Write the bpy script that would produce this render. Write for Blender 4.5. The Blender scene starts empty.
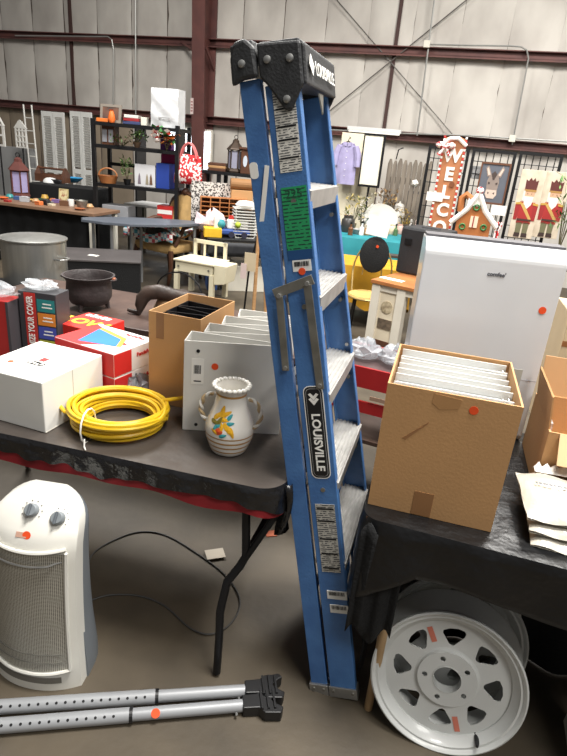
import bpy, bmesh, math, random
from mathutils import Vector, Matrix
random.seed(7)
R = math.radians
scene = bpy.context.scene
C = scene.collection
# ------------------------------------------------------------ camera, world, lights
F_PX, PITCH, ROLL, CAM_H = 570.0, 22.0, 5.3, 1.65
cam_d = bpy.data.cameras.new('camera'); cam = bpy.data.objects.new('camera', cam_d); C.objects.link(cam)
cam_d.sensor_fit = 'VERTICAL'; cam_d.sensor_height = 36.0; cam_d.lens = 36.0 * F_PX / 756.0
cam.matrix_world = (Matrix.Translation((0, 0, CAM_H)) @ Matrix.Rotation(R(90 - PITCH), 4, 'X') @ Matrix.Rotation(R(ROLL), 4, 'Z'))
cam_d.clip_start = 0.02
scene.camera = cam
world = bpy.data.worlds.new('world'); scene.world = world; world.use_nodes = True
bg = world.node_tree.nodes['Background']; bg.inputs[0].default_value = (1.0, 0.985, 0.96, 1); bg.inputs[1].default_value = 0.175
def area(name, loc, size, energy, col=(1, .97, .92), sy=None):
    l = bpy.data.lights.new(name, 'AREA'); l.energy = energy; l.color = col; l.size = size
    if sy: l.shape = 'RECTANGLE'; l.size_y = sy
    o = bpy.data.objects.new(name, l); C.objects.link(o); o.location = loc; return o
area('ceiling_light', (0.9, 1.3, 5.2), 1.4, 440, sy=1.4)
area('ceiling_light', (-2.2, 5.2, 5.4), 1.6, 420, sy=1.6)
area('ceiling_light', (2.6, 5.2, 5.4), 1.6, 500, sy=1.6)
area('ceiling_light', (2.0, -1.6, 5.2), 1.6, 190, sy=1.6)
vs = scene.view_settings
vs.view_transform = 'Standard'; vs.look = 'None'; vs.gamma = 1.0; vs.use_curve_mapping = False; vs.exposure = 0.0

# ------------------------------------------------------------ measuring helpers (real positions on known planes)
_p, _t = R(PITCH), R(ROLL)
FW = Vector((0, math.cos(_p), -math.sin(_p))); U0 = Vector((0, math.sin(_p), math.cos(_p))); R0 = Vector((1, 0, 0))
RT = R0 * math.cos(_t) + U0 * math.sin(_t); UP = U0 * math.cos(_t) - R0 * math.sin(_t)
O = Vector((0, 0, CAM_H))
def ray(x, y): return FW + RT * ((x - 283.5) / F_PX) - UP * ((y - 378) / F_PX)
def P(x, y, z): d = ray(x, y); return O + d * ((z - CAM_H) / d.z)
def PY(x, y, Y): d = ray(x, y); return O + d * (Y / d.y)
def span(x0, y0, x1, y1, Y):
    xc = (x0 + x1) / 2; b = PY(xc, y1, Y); t = PY(xc, y0, Y); ym = (y0 + y1) / 2
    return b, abs(PY(x1, ym, Y).x - PY(x0, ym, Y).x), t.z - b.z
def spanz(x0, y0, x1, y1, z): return span(x0, y0, x1, y1, P((x0 + x1) / 2, y1, z).y)
YAW = R(-15)
def rotz(v, a): return Vector((v[0] * math.cos(a) - v[1] * math.sin(a), v[0] * math.sin(a) + v[1] * math.cos(a), v[2] if len(v) > 2 else 0))

# ------------------------------------------------------------ materials
def lin(c): return c / 12.92 if c <= .04045 else ((c + .055) / 1.055) ** 2.4
def L(c): return tuple(lin(v / 255) for v in c) + (1,)
MATS = {}
def mat(name, col, rough=.6, metal=0, var=.08, scale=6, bump=0, bscale=60, col2=None, alpha=None, trans=0, emit=0, coat=0, stretch=(1, 1, 1), contrast=(.3, .7)):
    if name in MATS: return MATS[name]
    m = bpy.data.materials.new(name); m.use_nodes = True; nt = m.node_tree; b = nt.nodes['Principled BSDF']
    N = nt.nodes.new; tc = N('ShaderNodeTexCoord'); mp = N('ShaderNodeMapping'); mp.inputs['Scale'].default_value = stretch
    nt.links.new(tc.outputs['Object'], mp.inputs[0])
    no = N('ShaderNodeTexNoise'); no.inputs['Scale'].default_value = scale; no.inputs['Detail'].default_value = 4
    nt.links.new(mp.outputs[0], no.inputs[0])
    cr = N('ShaderNodeValToRGB'); cr.color_ramp.elements[0].position = contrast[0]; cr.color_ramp.elements[1].position = contrast[1]
    a = L(col); c2 = L(col2) if col2 else tuple(max(0, v * (1 - 2.2 * var)) for v in a[:3]) + (1,)
    cr.color_ramp.elements[0].color = c2; cr.color_ramp.elements[1].color = a
    nt.links.new(no.outputs[0], cr.inputs[0]); nt.links.new(cr.outputs[0], b.inputs['Base Color'])
    b.inputs['Roughness'].default_value = rough; b.inputs['Metallic'].default_value = metal
    if coat: b.inputs['Coat Weight'].default_value = coat
    if trans: b.inputs['Transmission Weight'].default_value = trans
    if alpha is not None: b.inputs['Alpha'].default_value = alpha
    if emit: nt.links.new(cr.outputs[0], b.inputs['Emission Color']); b.inputs['Emission Strength'].default_value = emit
    if bump:
        n2 = N('ShaderNodeTexNoise'); n2.inputs['Scale'].default_value = bscale; n2.inputs['Detail'].default_value = 3
        nt.links.new(mp.outputs[0], n2.inputs[0]); bp = N('ShaderNodeBump'); bp.inputs['Strength'].default_value = bump; bp.inputs['Distance'].default_value = .02
        nt.links.new(n2.outputs[0], bp.inputs['Height']); nt.links.new(bp.outputs[0], b.inputs['Normal'])
    MATS[name] = m; return m
def pmat(r, g, b, rough=.55, metal=0, var=.06): return mat('paint_%d_%d_%d_%d' % (r, g, b, int(rough * 10 + metal * 100)), (r, g, b), rough, metal, var)
def print_mat(name, base, ink, sx, sz, thr=.5):
    """flat small print: broken lines of ink across a label (object X across, object Z down)"""
    if name in MATS: return MATS[name]
    m = bpy.data.materials.new(name); m.use_nodes = True; nt = m.node_tree; b = nt.nodes['Principled BSDF']; N = nt.nodes.new
    tc = N('ShaderNodeTexCoord'); sp = N('ShaderNodeSeparateXYZ'); nt.links.new(tc.outputs['Object'], sp.inputs[0])
    w = N('ShaderNodeMath'); w.operation = 'MULTIPLY'; w.inputs[1].default_value = sz; nt.links.new(sp.outputs[2], w.inputs[0])
    fr = N('ShaderNodeMath'); fr.operation = 'FRACT'; nt.links.new(w.outputs[0], fr.inputs[0])
    gt = N('ShaderNodeMath'); gt.operation = 'GREATER_THAN'; gt.inputs[1].default_value = thr; nt.links.new(fr.outputs[0], gt.inputs[0])
    mp = N('ShaderNodeMapping'); mp.inputs['Scale'].default_value = (sx, sx, sz); nt.links.new(tc.outputs['Object'], mp.inputs[0])
    no = N('ShaderNodeTexNoise'); no.inputs['Scale'].default_value = 1; no.inputs['Detail'].default_value = 1; nt.links.new(mp.outputs[0], no.inputs[0])
    g2 = N('ShaderNodeMath'); g2.operation = 'GREATER_THAN'; g2.inputs[1].default_value = .45; nt.links.new(no.outputs[0], g2.inputs[0])
    mu = N('ShaderNodeMath'); mu.operation = 'MULTIPLY'; nt.links.new(gt.outputs[0], mu.inputs[0]); nt.links.new(g2.outputs[0], mu.inputs[1])
    mx = N('ShaderNodeMix'); mx.data_type = 'RGBA'; mx.inputs[6].default_value = L(base); mx.inputs[7].default_value = L(ink)
    nt.links.new(mu.outputs[0], mx.inputs[0]); nt.links.new(mx.outputs[2], b.inputs['Base Color']); b.inputs['Roughness'].default_value = .5
    MATS[name] = m; return m
def check_mat(name, c1, c2, scale, c3=None):
    if name in MATS: return MATS[name]
    m = bpy.data.materials.new(name); m.use_nodes = True; nt = m.node_tree; b = nt.nodes['Principled BSDF']; N = nt.nodes.new
    tc = N('ShaderNodeTexCoord'); ck = N('ShaderNodeTexVoronoi'); ck.inputs['Scale'].default_value = scale
    nt.links.new(tc.outputs['Object'], ck.inputs[0]); cr = N('ShaderNodeValToRGB'); e = cr.color_ramp; e.interpolation = 'CONSTANT'
    e.elements[0].color = L(c1); e.elements[1].color = L(c2); e.elements[1].position = .42
    if c3: x = e.elements.new(.7); x.color = L(c3)
    nt.links.new(ck.outputs['Color'], cr.inputs[0]); nt.links.new(cr.outputs[0], b.inputs['Base Color']); b.inputs['Roughness'].default_value = .8
    MATS[name] = m; return m

WHITE = mat('white_plastic', (232, 232, 230), .4, var=.03)
OFFWHITE = mat('offwhite', (222, 218, 205), .6, var=.06)
BLACKP = mat('black_plastic', (24, 24, 26), .45, var=.1)
BLACKF = mat('black_fabric', (16, 17, 19), .9, var=.15, bump=.3, bscale=90)
STICK = mat('orange_sticker', (238, 82, 32), .6, var=.03)
CARD = mat('cardboard', (190, 146, 98), .8, var=.06, scale=3, bump=.05, bscale=120)
CARDIN = mat('cardboard_inside', (190, 148, 104), .85, var=.05)
WOOD = mat('pale_wood', (190, 150, 105), .6, col2=(160, 118, 76), scale=4, stretch=(1, 1, 8))
BROWNW = mat('brown_wood', (104, 66, 44), .55, col2=(74, 44, 30), scale=5, stretch=(1, 6, 1))
ORANGEW = mat('orange_wood', (178, 116, 66), .5, col2=(150, 92, 50), scale=5)
ALU = mat('aluminium', (190, 190, 188), .35, metal=.85, var=.12, scale=20)
STEEL = mat('galvanised', (150, 148, 140), .45, metal=.7, var=.15, scale=25)
DARKM = mat('dark_metal', (30, 30, 32), .45, metal=.4, var=.1)
PAPER = mat('paper', (236, 234, 228), .8, var=.02)
CLEAR = mat('clear_plastic', (235, 240, 245), .12, var=.02, alpha=.30, bump=.5, bscale=40)

# ------------------------------------------------------------ mesh builder
class MB:
    def __init__(s): s.v = []; s.f = []
    def add(s, vs_, fs): b = len(s.v); s.v += [tuple(v) for v in vs_]; s.f += [tuple(i + b for i in f) for f in fs]; return s
    def box(s, c, d, rz=0, m=None):
        x, y, z = d[0] / 2, d[1] / 2, d[2] / 2
        vs_ = [Vector((sx * x, sy * y, sz * z)) for sz in (-1, 1) for sy in (-1, 1) for sx in (-1, 1)]
        if m: vs_ = [m @ v for v in vs_]
        if rz: vs_ = [rotz(v, rz) for v in vs_]
        return s.add([v + Vector(c) for v in vs_], [(0, 2, 3, 1), (4, 5, 7, 6), (0, 1, 5, 4), (2, 6, 7, 3), (0, 4, 6, 2), (1, 3, 7, 5)])
    def b2(s, x0, x1, y0, y1, z0, z1): return s.box(((x0 + x1) / 2, (y0 + y1) / 2, (z0 + z1) / 2), (x1 - x0, y1 - y0, z1 - z0))
    def prism(s, poly, a, b, axis='y'):
        n = len(poly); k = {'y': lambda p, t: (p[0], t, p[1]), 'x': lambda p, t: (t, p[0], p[1]), 'z': lambda p, t: (p[0], p[1], t)}[axis]
        vs_ = [k(p, a) for p in poly] + [k(p, b) for p in poly]
        return s.add(vs_, [tuple(range(n)), tuple(range(2 * n - 1, n - 1, -1))] + [(i, (i + 1) % n + 0, (i + 1) % n + n, i + n) for i in range(n)])
    def tube(s, path, r, n=8, closed=False, cap=True):
        path = [Vector(p) for p in path]; m = len(path); rs = r if isinstance(r, (list, tuple)) else [r] * m
        base = len(s.v); prev = None
        for i, p in enumerate(path):
            if closed: t = path[(i + 1) % m] - path[i - 1]
            else: t = path[min(i + 1, m - 1)] - path[max(i - 1, 0)]
            t.normalize()
            if prev is None:
                u = t.cross(Vector((0, 0, 1)))
                if u.length < 1e-3: u = t.cross(Vector((0, 1, 0)))
            else: u = prev - t * prev.dot(t)
            u.normalize(); prev = u.copy(); w = t.cross(u)
            s.v += [tuple(p + u * (rs[i] * math.cos(2 * math.pi * j / n)) + w * (rs[i] * math.sin(2 * math.pi * j / n))) for j in range(n)]
        for i in range(m if closed else m - 1):
            a = base + i * n; b = base + ((i + 1) % m) * n
            s.f += [(a + j, a + (j + 1) % n, b + (j + 1) % n, b + j) for j in range(n)]
        if cap and not closed:
            s.f.append(tuple(base + j for j in range(n))); s.f.append(tuple(base + (m - 1) * n + j for j in reversed(range(n))))
        return s
    def lathe(s, prof, n=24, c=(0, 0, 0), sx=1, sy=1, wob=0, wn=0, cap=True):
        base = len(s.v); m = len(prof)
        for r, z in prof:
            for j in range(n):
                a = 2 * math.pi * j / n; rr = r * (1 + wob * math.sin(wn * a)) if wob else r
                s.v.append((c[0] + rr * math.cos(a) * sx, c[1] + rr * math.sin(a) * sy, c[2] + z))
        for i in range(m - 1):
            s.f += [(base + i * n + j, base + i * n + (j + 1) % n, base + (i + 1) * n + (j + 1) % n, base + (i + 1) * n + j) for j in range(n)]
        if cap and prof[0][0] > 1e-5: s.f.append(tuple(base + j for j in reversed(range(n))))
        if cap and prof[-1][0] > 1e-5: s.f.append(tuple(base + (m - 1) * n + j for j in range(n)))
        return s
    def sph(s, c, r, n=10, sz=1, jit=0):
        prof = [(r * math.sin(math.pi * i / 6) * (1 + random.uniform(-jit, jit)), -r * sz * math.cos(math.pi * i / 6)) for i in range(7)]
        return s.lathe(prof, n, c)
    def sheet(s, fn, nu, nv, th=None):
        base = len(s.v)
        s.v += [tuple(fn(i / nu, j / nv)) for j in range(nv + 1) for i in range(nu + 1)]
        s.f += [(base + j * (nu + 1) + i, base + j * (nu + 1) + i + 1, base + (j + 1) * (nu + 1) + i + 1, base + (j + 1) * (nu + 1) + i) for j in range(nv) for i in range(nu)]
        return s
    def leaf(s, p, d, ln, w):
        d = Vector(d).normalized(); p = Vector(p); sd = d.cross(Vector((0, 0, 1)))
        if sd.length < .01: sd = Vector((1, 0, 0))
        sd = sd.normalized() * w
        return s.add([p, p + d * ln * .5 + sd, p + d * ln, p + d * ln * .5 - sd], [(0, 1, 2, 3)])
    def build(s, name, m, parent=None, smooth=False, bevel=0, solid=0, sub=0):
        me = bpy.data.meshes.new(name); me.from_pydata(s.v, [], s.f); me.validate()
        bm = bmesh.new(); bm.from_mesh(me); bmesh.ops.recalc_face_normals(bm, faces=bm.faces); bm.to_mesh(me); bm.free()
        me.materials.append(m)
        if smooth:
            me.polygons.foreach_set('use_smooth', [True] * len(me.polygons))
        o = bpy.data.objects.new(name, me); C.objects.link(o)
        if parent: o.parent = parent
        if solid: md = o.modifiers.new('solid', 'SOLIDIFY'); md.thickness = solid; md.offset = 0
        if bevel: md = o.modifiers.new('bevel', 'BEVEL'); md.width = bevel; md.segments = 2; md.limit_method = 'ANGLE'; md.angle_limit = R(35)
        if sub: md = o.modifiers.new('sub', 'SUBSURF'); md.levels = sub; md.render_levels = sub
        if smooth: me.set_sharp_from_angle(angle=R(42))
        return o
def tag(o, label, cat, group=None):
    o['label'] = label; o['category'] = cat
    if group: o['group'] = group
    return o
def thing(name, label, cat, loc=(0, 0, 0), rz=0, group=None, mw=None):
    o = bpy.data.objects.new(name, None); C.objects.link(o); o.empty_display_size = .1
    if mw is not None: o.matrix_world = mw
    else: o.location = loc; o.rotation_euler = (0, 0, rz)
    return tag(o, label, cat, group)
def struct(o): o['kind'] = 'structure'; return o
def text(name, s, size, m, parent, mw, ext=.0006, align='CENTER', bold=0, sx=1):
    cu = bpy.data.curves.new(name, 'FONT'); cu.body = s; cu.size = size; cu.extrude = ext; cu.align_x = align; cu.align_y = 'CENTER'; cu.offset = bold; cu.resolution_u = 3
    t = bpy.data.objects.new(name, cu); C.objects.link(t); dg = bpy.context.evaluated_depsgraph_get()
    me = bpy.data.meshes.new_from_object(t.evaluated_get(dg)); bpy.data.objects.remove(t); bpy.data.curves.remove(cu)
    for v in me.vertices: v.co.x *= sx
    me.materials.clear(); me.materials.append(m)
    o = bpy.data.objects.new(name, me); C.objects.link(o); o.parent = parent; o.matrix_local = mw; return o
def frame(x, y, org):
    """matrix whose X is text right, Y text up, Z out of the surface"""
    x = Vector(x).normalized(); y = Vector(y); y = (y - x * y.dot(x)).normalized(); z = x.cross(y); m = Matrix((x, y, z)).transposed().to_4x4(); m.translation = Vector(org); return m
FRONT = lambda x, y, z: frame((1, 0, 0), (0, 0, 1), (x, y, z))      # reads from -Y side
TOPF = lambda x, y, z, a=0: frame((math.cos(a), math.sin(a), 0), (-math.sin(a), math.cos(a), 0), (x, y, z))
def disc(parent, r, mw, m=None, name='price_sticker', n=14, th=.0008):
    o = MB().lathe([(r, 0), (r, th)], n).build(name, m or STICK, parent); o.matrix_local = mw; return o

# ============================================================ structure
CONC = mat('concrete', (92, 82, 67), .55, col2=(62, 55, 45), scale=2.5, bump=.06, bscale=30)
fl = MB().b2(-12, 11, -4, 16, -.1, 0).build('floor', CONC); struct(fl)
AX, AY, BX_, BY_ = -5.949, 12.0, 3.757, 9.0
WYAW = math.atan2(BY_ - AY, BX_ - AX)
WU = Vector((math.cos(WYAW), math.sin(WYAW), 0)); WN = Vector((-WU.y, WU.x, 0)); WA = Vector((AX, AY, 0))
def wp(x, y):
    d = ray(x, y); t = (WA - O).dot(WN) / d.dot(WN); p = O + d * t; return (p - WA).dot(WU), p.z
INS = mat('insulation', (205, 200, 192), .75, col2=(176, 170, 163), scale=1.6, stretch=(1, 1, .6), bump=.12, bscale=5, contrast=(.32, .62))
SEAM = mat('seam', (92, 80, 72), .8); REDIRON = mat('red_iron', (108, 66, 60), .6, col2=(84, 52, 50), scale=4)
TAN = mat('tan_panel', (150, 136, 118), .8, var=.1, scale=2)
GREYL = mat('grey_panel', (150, 150, 150), .8, var=.06, scale=2)
wall = MB().b2(-5.4, 13.5, .06, .2, 0, 5.2).build('wall_back', SEAM); wall.location = WA; wall.rotation_euler.z = WYAW; struct(wall)
G1, G2 = 1.97, 3.12
def pillow(u0, u1, z0, z1, m, k=.035, ph=0):
    def fn(a, b):
        u = u0 + .006 + (u1 - u0 - .012) * a; z = z0 + (z1 - z0) * b
        w = math.sin(math.pi * a) ** .45 * (.75 + .25 * math.sin(ph + b * 5)); return (u, .055 - k * w - .008 * math.sin(7 * b + 4 * a + ph), z)
    return MB().sheet(fn, 10, 5).build('insulation_panel', m, wall, smooth=True)
u = .165 - .69 * 8; i = 0
while u < 13:
    for (z0, z1) in ((0, G1), (G1, G2), (G2, 5.1)):
        m = INS
        if z1 == G1: m = TAN if u < 2.6 else INS
        pillow(u, u + .69, z0, z1, m, ph=i * 1.7)
    u += .69 if u < 5 else .676; i += 1
for k, z in enumerate((G1, G2, 4.3)):
    g = MB().b2(-5.4, 13.4, -.09, .02, z - .055, z - .042).b2(-5.4, 13.4, -.09, .02, z + .042, z + .055).b2(-5.4, 13.4, -.02, .0, z - .055, z + .055).b2(-5.4, 13.4, -.09, -.08, z - .075, z - .042)
    g.build('girt', REDIRON, wall)
# dark joints running up the wall
for px in (72, 392):
    uu = wp(px, 70)[0]; MB().b2(uu - .025, uu + .025, -.005, .05, 0, 5.1).build('trim_strip', mat('joint_brown', (70, 46, 42), .7), wall)
# steel column (tapered I section)
uc = (wp(200, 70)[0] + wp(219, 70)[0]) / 2
cr_ = bpy.data.objects.new('trim_1', None); C.objects.link(cr_); cr_.parent = None; cr_.location = WA + WU * uc; cr_.rotation_euler.z = WYAW; struct(cr_)
MB().prism([(-.30, 0), (-.28, 0), (-.50, 5), (-.52, 5)], -.11, .11, 'x').build('column_flange', REDIRON, cr_)
MB().b2(-.11, .11, -.02, 0, 0, 5).build('column_flange', REDIRON, cr_)
MB().prism([(-.29, 0), (-.01, 0), (-.01, 5), (-.51, 5)], -.008, .008, 'x').build('column_web', REDIRON, cr_)
MB().tube([(-.11, -.36, 2.95), (-.5, -.06, 3.1)], .022, 6).build('flange_brace', REDIRON, cr_)
MB().tube([(.10, -.36, 3.0), (.10, -.02, 2.72)], .02, 6).build('flange_brace', REDIRON, cr_)
tg = MB().b2(-.13, -.075, -.4, -.392, 2.02, 2.26).build('notice', mat('column_notice', (225, 205, 200), .7), cr_)
g = MB()
for k in range(4): g.b2(-.12, -.085, -.403, -.4005, 2.06 + .045 * k, 2.075 + .045 * k)
g.build('notice_print', pmat(150, 60, 60), tg)
# conduits, cross-brace rods
CON = mat('conduit', (176, 176, 172), .4, metal=.5)
def wtube(name, pts, r, m, lab, cat, off=-.12):
    o = MB().tube([(wp(x, y)[0], off, wp(x, y)[1]) for x, y in pts], r, 6).build(name, m); o.location = WA; o.rotation_euler.z = WYAW; return tag(o, lab, cat)
def wbox(name, x, y, w, d, h, m, lab, cat, off=-.13):
    a, z = wp(x, y); o = MB().b2(a - w / 2, a + w / 2, off - d / 2, off + d / 2, z - h / 2, z + h / 2).build(name, m, bevel=.004); o.location = WA; o.rotation_euler.z = WYAW; return tag(o, lab, cat)
wtube('conduit', [(437, -12), (418, 136)], .013, CON, 'grey electrical conduit running down past the small junction box on the upper beam', 'conduit')
wtube('conduit', [(430, 46), (470, 47), (510, 47.5), (521, 48.5), (526.5, 52), (528, 60), (512, 145)], .011, CON, 'grey conduit bending down from the upper beam above the soldier pictures', 'conduit')
wtube('conduit', [(20, 37), (100, 38), (112, 38), (116, 41), (117.5, 50), (117, 112)], .011, CON, 'thin conduit bending down beside the framed orange picture on the rack', 'conduit')
wtube('conduit', [(139.5, -10), (139.5, 115)], .012, CON, 'straight vertical conduit on the wall left of the brown steel column', 'conduit')
wtube('conduit', [(328, 130), (380, 133), (470, 136), (567, 142)], .012, CON, 'long level conduit along the lower beam at the right', 'conduit')
wbox('junction_box', 428, 46, .09, .05, .09, OFFWHITE, 'small pale junction box on the upper beam', 'junction box', -.15)
wbox('junction_box', 512, 139, .09, .05, .09, OFFWHITE, 'small pale junction box on the lower beam above the soldier pictures', 'junction box', -.15)
ROD = mat('rod', (120, 116, 112), .5, metal=.5)
wtube('brace_rod', [(330, -8), (455, 137)], .009, ROD, 'thin steel brace rod slanting down to the right across the wall', 'brace rod', -.03)
wtube('brace_rod', [(480, -10), (328, 113)], .009, ROD, 'thin steel brace rod slanting down to the left across the wall', 'brace rod', -.045)
# bright doorway / window beyond the rack
d1 = thing('window_1', '', '', WA + WU * wp(194, 140)[0] - WN * .06, WYAW); del d1['label'], d1['category']; struct(d1)
zb = wp(194, 168)[1]; zt = wp(194, 131)[1]
MB().b2(-.45, .40, -.05, .0, zb - .04, zt + .04).build('window_frame', OFFWHITE, d1)
MB().b2(-.41, .36, -.06, -.05, zb, zt).build('window_pane', mat('daylight', (235, 244, 255), .5, var=.01, emit=7), d1)
# fluorescent batten on lower beam at right
w0 = wp(376, 131)
fx = thing('strip_light', 'white strip light fixed to the lower beam above the picket panel', 'light', WA + WU * w0[0] - WN * .16, WYAW)
MB().b2(-.42, .42, -.04, .04, w0[1] - .02, w0[1] + .035).build('housing', WHITE, fx, bevel=.004)
MB().tube([(-.40, 0, w0[1] - .03), (.40, 0, w0[1] - .03)], .014, 8).build('tube_lamp', mat('tube_glow', (255, 252, 240), .5, emit=1.2), fx)

# ============================================================ stepladder
BL, TL = Vector((.292, 1.34, 0)), Vector((-.079, 1.53, 1.826))
w0 = Vector((.25, .968, 0)).normalized()
a_ = (TL + w0 * .165) - (BL + w0 * .25); LADH = a_.length; a_.normalize()
w_ = (w0 - a_ * w0.dot(a_)).normalized(); e_ = w_.cross(a_)
mw = Matrix((e_, w_, a_)).transposed().to_4x4(); mw.translation = BL + w0 * .25 + Vector((0, 0, .012))
BLUE = mat('blue_fibreglass', (72, 116, 170), .45, col2=(58, 98, 152), scale=14, bump=.08, bscale=140)
lad = thing('stepladder', 'tall folded blue fibreglass stepladder with aluminium steps and black top cap', 'ladder', mw=mw)
H0 = LADH
def yw(z): return .25 - .085 * z / H0      # half width at height z
def rail(name, x0, x1, sgn, z0, z1, fl=.028, t=.005):
    """C channel: web outside, flanges turned inward; sgn=-1 near side"""
    b = MB()
    for z in (z0, z1):
        y = yw(z) * sgn; i = -sgn
        b.v += [(x0, y, z), (x1, y, z), (x1, y + i * fl, z), (x1 - t, y + i * fl, z), (x1 - t, y + i * t, z), (x0 + t, y + i * t, z), (x0 + t, y + i * fl, z), (x0, y + i * fl, z)]
    b.f += [tuple(range(8)), tuple(range(15, 7, -1))] + [(k, (k + 1) % 8, (k + 1) % 8 + 8, k + 8) for k in range(8)]
    return b.build(name, BLUE, lad, bevel=.002)
for sgn in (-1, 1):
    rail('front_rail', -.043, .041, sgn, .012, H0 - .05)
    rail('rear_rail', -.108, -.054, sgn * .985, .02, H0 - .03, fl=.024)
    for x0, x1, nm in ((-.048, .046, 'foot_pad'), (-.113, -.05, 'foot_pad')):
        y = yw(0) * sgn
        ft = MB().b2(x0, x1, min(y - sgn * -.003, y - sgn * .034), max(y - sgn * -.003, y - sgn * .034), -.004, .038).build(nm, ALU, lad, bevel=.002)
        for xr in (x0 + .015, x1 - .015): MB().tube([(xr, y + sgn * .002, .022), (xr, y + sgn * .006, .022)], .005, 8).build('rivet', STEEL, ft)
STEPM = mat('step_aluminium', (196, 194, 190), .42, metal=.55, var=.12, scale=18)
for k in range(5):
    z = .26 + .268 * (k + 1) - .02
    y = yw(z) - .006
    tilt = R(-13)
    M = Matrix.Translation((0, 0, z)) @ Matrix.Rotation(tilt, 4, 'Y').inverted()
    b = MB(); prof = [(-.046, -.028), (-.046, 0)]
    for j in range(7):                                   # ribbed tread
        xa = -.046 + .092 * j / 7; xb = -.046 + .092 * (j + 1) / 7
        prof += [(xa + .002, .0), (xa + .004, .003), (xb - .004, .003), (xb - .002, .0)]
    prof += [(.048, 0), (.048, -.045), (.044, -.045), (.044, -.004), (-.042, -.004), (-.042, -.028)]
    b.prism(prof, -y, y, 'y'); b.v = [tuple(M @ Vector(v)) for v in b.v]
    st = b.build('step', STEPM, lad)
    for sgn in (-1, 1):
        MB().tube([(0, sgn * (y + .004), z - .03), (0, sgn * (y + .009), z - .03)], .007, 10).build('step_rivet', STEEL, st)
        MB().tube([(.02, sgn * (y - .02), z - .09), (.02, sgn * (y - .001), z - .09)], .006, 10).build('step_rivet', STEEL, st)
# rear cross braces
for k in range(4):
    z = .35 + k * .36; MB().tube([(-.08, -yw(z) + .01, z), (-.08, yw(z) - .01, z)], .009, 8).build('rear_brace', ALU, lad)
# top cap
CAP = mat('cap_black', (48, 49, 51), .5, var=.15, scale=20, bump=.15, bscale=150)
yt = yw(H0) + .006
cp = MB().prism([(-.05, H0 - .03), (.062, H0 - .062), (.066, H0 + .025), (.05, H0 + .038), (-.046, H0 + .045), (-.05, H0 + .03)], -yt, yt, 'y').build('top_cap', CAP, lad, bevel=.005)
for sgn in (-1, 1):
    ys = sorted((sgn * (yt - .002), sgn * (yt + .010)))
    MB().prism([(-.048, H0 + .042), (.058, H0 + .03), (.056, H0 - .06), (.022, H0 - .112), (.004, H0 - .112), (-.03, H0 - .055), (-.05, H0 - .03)], ys[0], ys[1], 'y').build('cap_ear', CAP, cp, bevel=.006)
    MB().prism([(-.122, H0 - .04), (-.118, H0 + .02), (-.106, H0 + .052), (-.075, H0 + .058), (-.054, H0 + .036), (-.052, H0 - .03), (-.09, H0 - .03)], ys[0] - .004, ys[1] + .004, 'y').build('hinge_lobe', CAP, cp, bevel=.008)
    for (xr, zr) in ((-.025, .003), (.03, -.003), (.012, -.088), (-.088, .004)):
        MB().lathe([(.0095, 0), (.0085, .004), (.004, .006)], 12).build('rivet', ALU, cp, smooth=True).matrix_local = Matrix.Translation((xr, sgn * (yt + (.014 if xr < -.06 else .010)), H0 + zr)) @ Matrix.Rotation(R(90 * -sgn), 4, 'X')
MB().prism([(-.122, H0 + .0), (-.118, H0 + .05), (-.06, H0 + .054), (-.054, H0 - .0)], -yt, yt, 'y').build('rear_bar', CAP, cp, bevel=.005)
MB().prism([(-.02, H0 - .065), (.03, H0 - .065), (.006, H0 - .115)], .052, .056, 'x').build('cap_tab', STEEL, cp)
text('cap_lettering', 'LOUISVILLE', .046, PAPER, cp, frame((0, 1, 0), (-.04, 0, 1), (.0685, .022, H0 - .02)), sx=.95)
text('cap_emblem', '\u25C6', .05, PAPER, cp, frame((0, 1, 0), (-.04, 0, 1), (.0685, -.128, H0 - .02)))
# print, plates and stickers on the near web
def weby(z): return -yw(z) - .0009
def webplate(name, x0, x1, z0, z1, m, th=.0012, lift=0, rnd=0):
    """a thin plate lying on the slanting outer face of the near front rail; local x across, z up"""
    zc = (z0 + z1) / 2; o = MB()
    w, h = (x1 - x0) / 2, (z1 - z0) / 2
    if rnd:
        pts = []
        for cx, cz, a0 in ((w - rnd, h - rnd, 0), (-w + rnd, h - rnd, 90), (-w + rnd, -h + rnd, 180), (w - rnd, -h + rnd, 270)):
            pts += [(cx + rnd * math.cos(R(a0 + t)), cz + rnd * math.sin(R(a0 + t))) for t in (0, 22, 45, 67, 90)]
        o.prism(pts, -th / 2, th / 2, 'y')
    else: o.b2(-w, w, -th / 2, th / 2, -h, h)
    p = o.build(name, m, lad); ang = math.atan(.085 / H0)
    p.matrix_local = Matrix.Translation(((x0 + x1) / 2, weby(zc) - lift, zc)) @ Matrix.Rotation(-ang, 4, 'X'); return p
LBL = print_mat('safety_print', (206, 204, 196), (92, 92, 92), 90, 170, .45)
sl = webplate('safety_label', -.026, .03, 1.62, 1.83, LBL)
for k, zz in enumerate((.088, .04, .0, -.03, -.072)): MB().b2(-.024, .024, -.0014, -.0008, zz - .002, zz + .002).build('heading_bar', DARKM, sl)
GRN = print_mat('green_print', (30, 138, 84), (16, 60, 48), 70, 110, .62)
gl = webplate('green_label', -.03, .036, 1.43, 1.585, GRN); text('green_heading', '225', .03, pmat(20, 70, 50), gl, FRONT(0, -.001, .06))
webplate('blue_band', -.03, .036, 1.405, 1.43, mat('label_blue', (24, 70, 120), .5)); 
BAR = mat('barcode_bg', (226, 226, 222), .6, var=.02)
def barcode(x0, x1, z0, z1):
    b = webplate('barcode_label', x0, x1, z0, z1, BAR); h = (z1 - z0) / 2; w = (x1 - x0) / 2; mbx = MB(); x = -w * .8
    while x < w * .75:
        t = random.choice((.0008, .0016, .0024)); mbx.b2(x, x + t, -.0014, -.0007, -h * .1, h * .75); x += t + random.choice((.001, .002))
    mbx.build('bars', DARKM, b); return b
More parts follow.
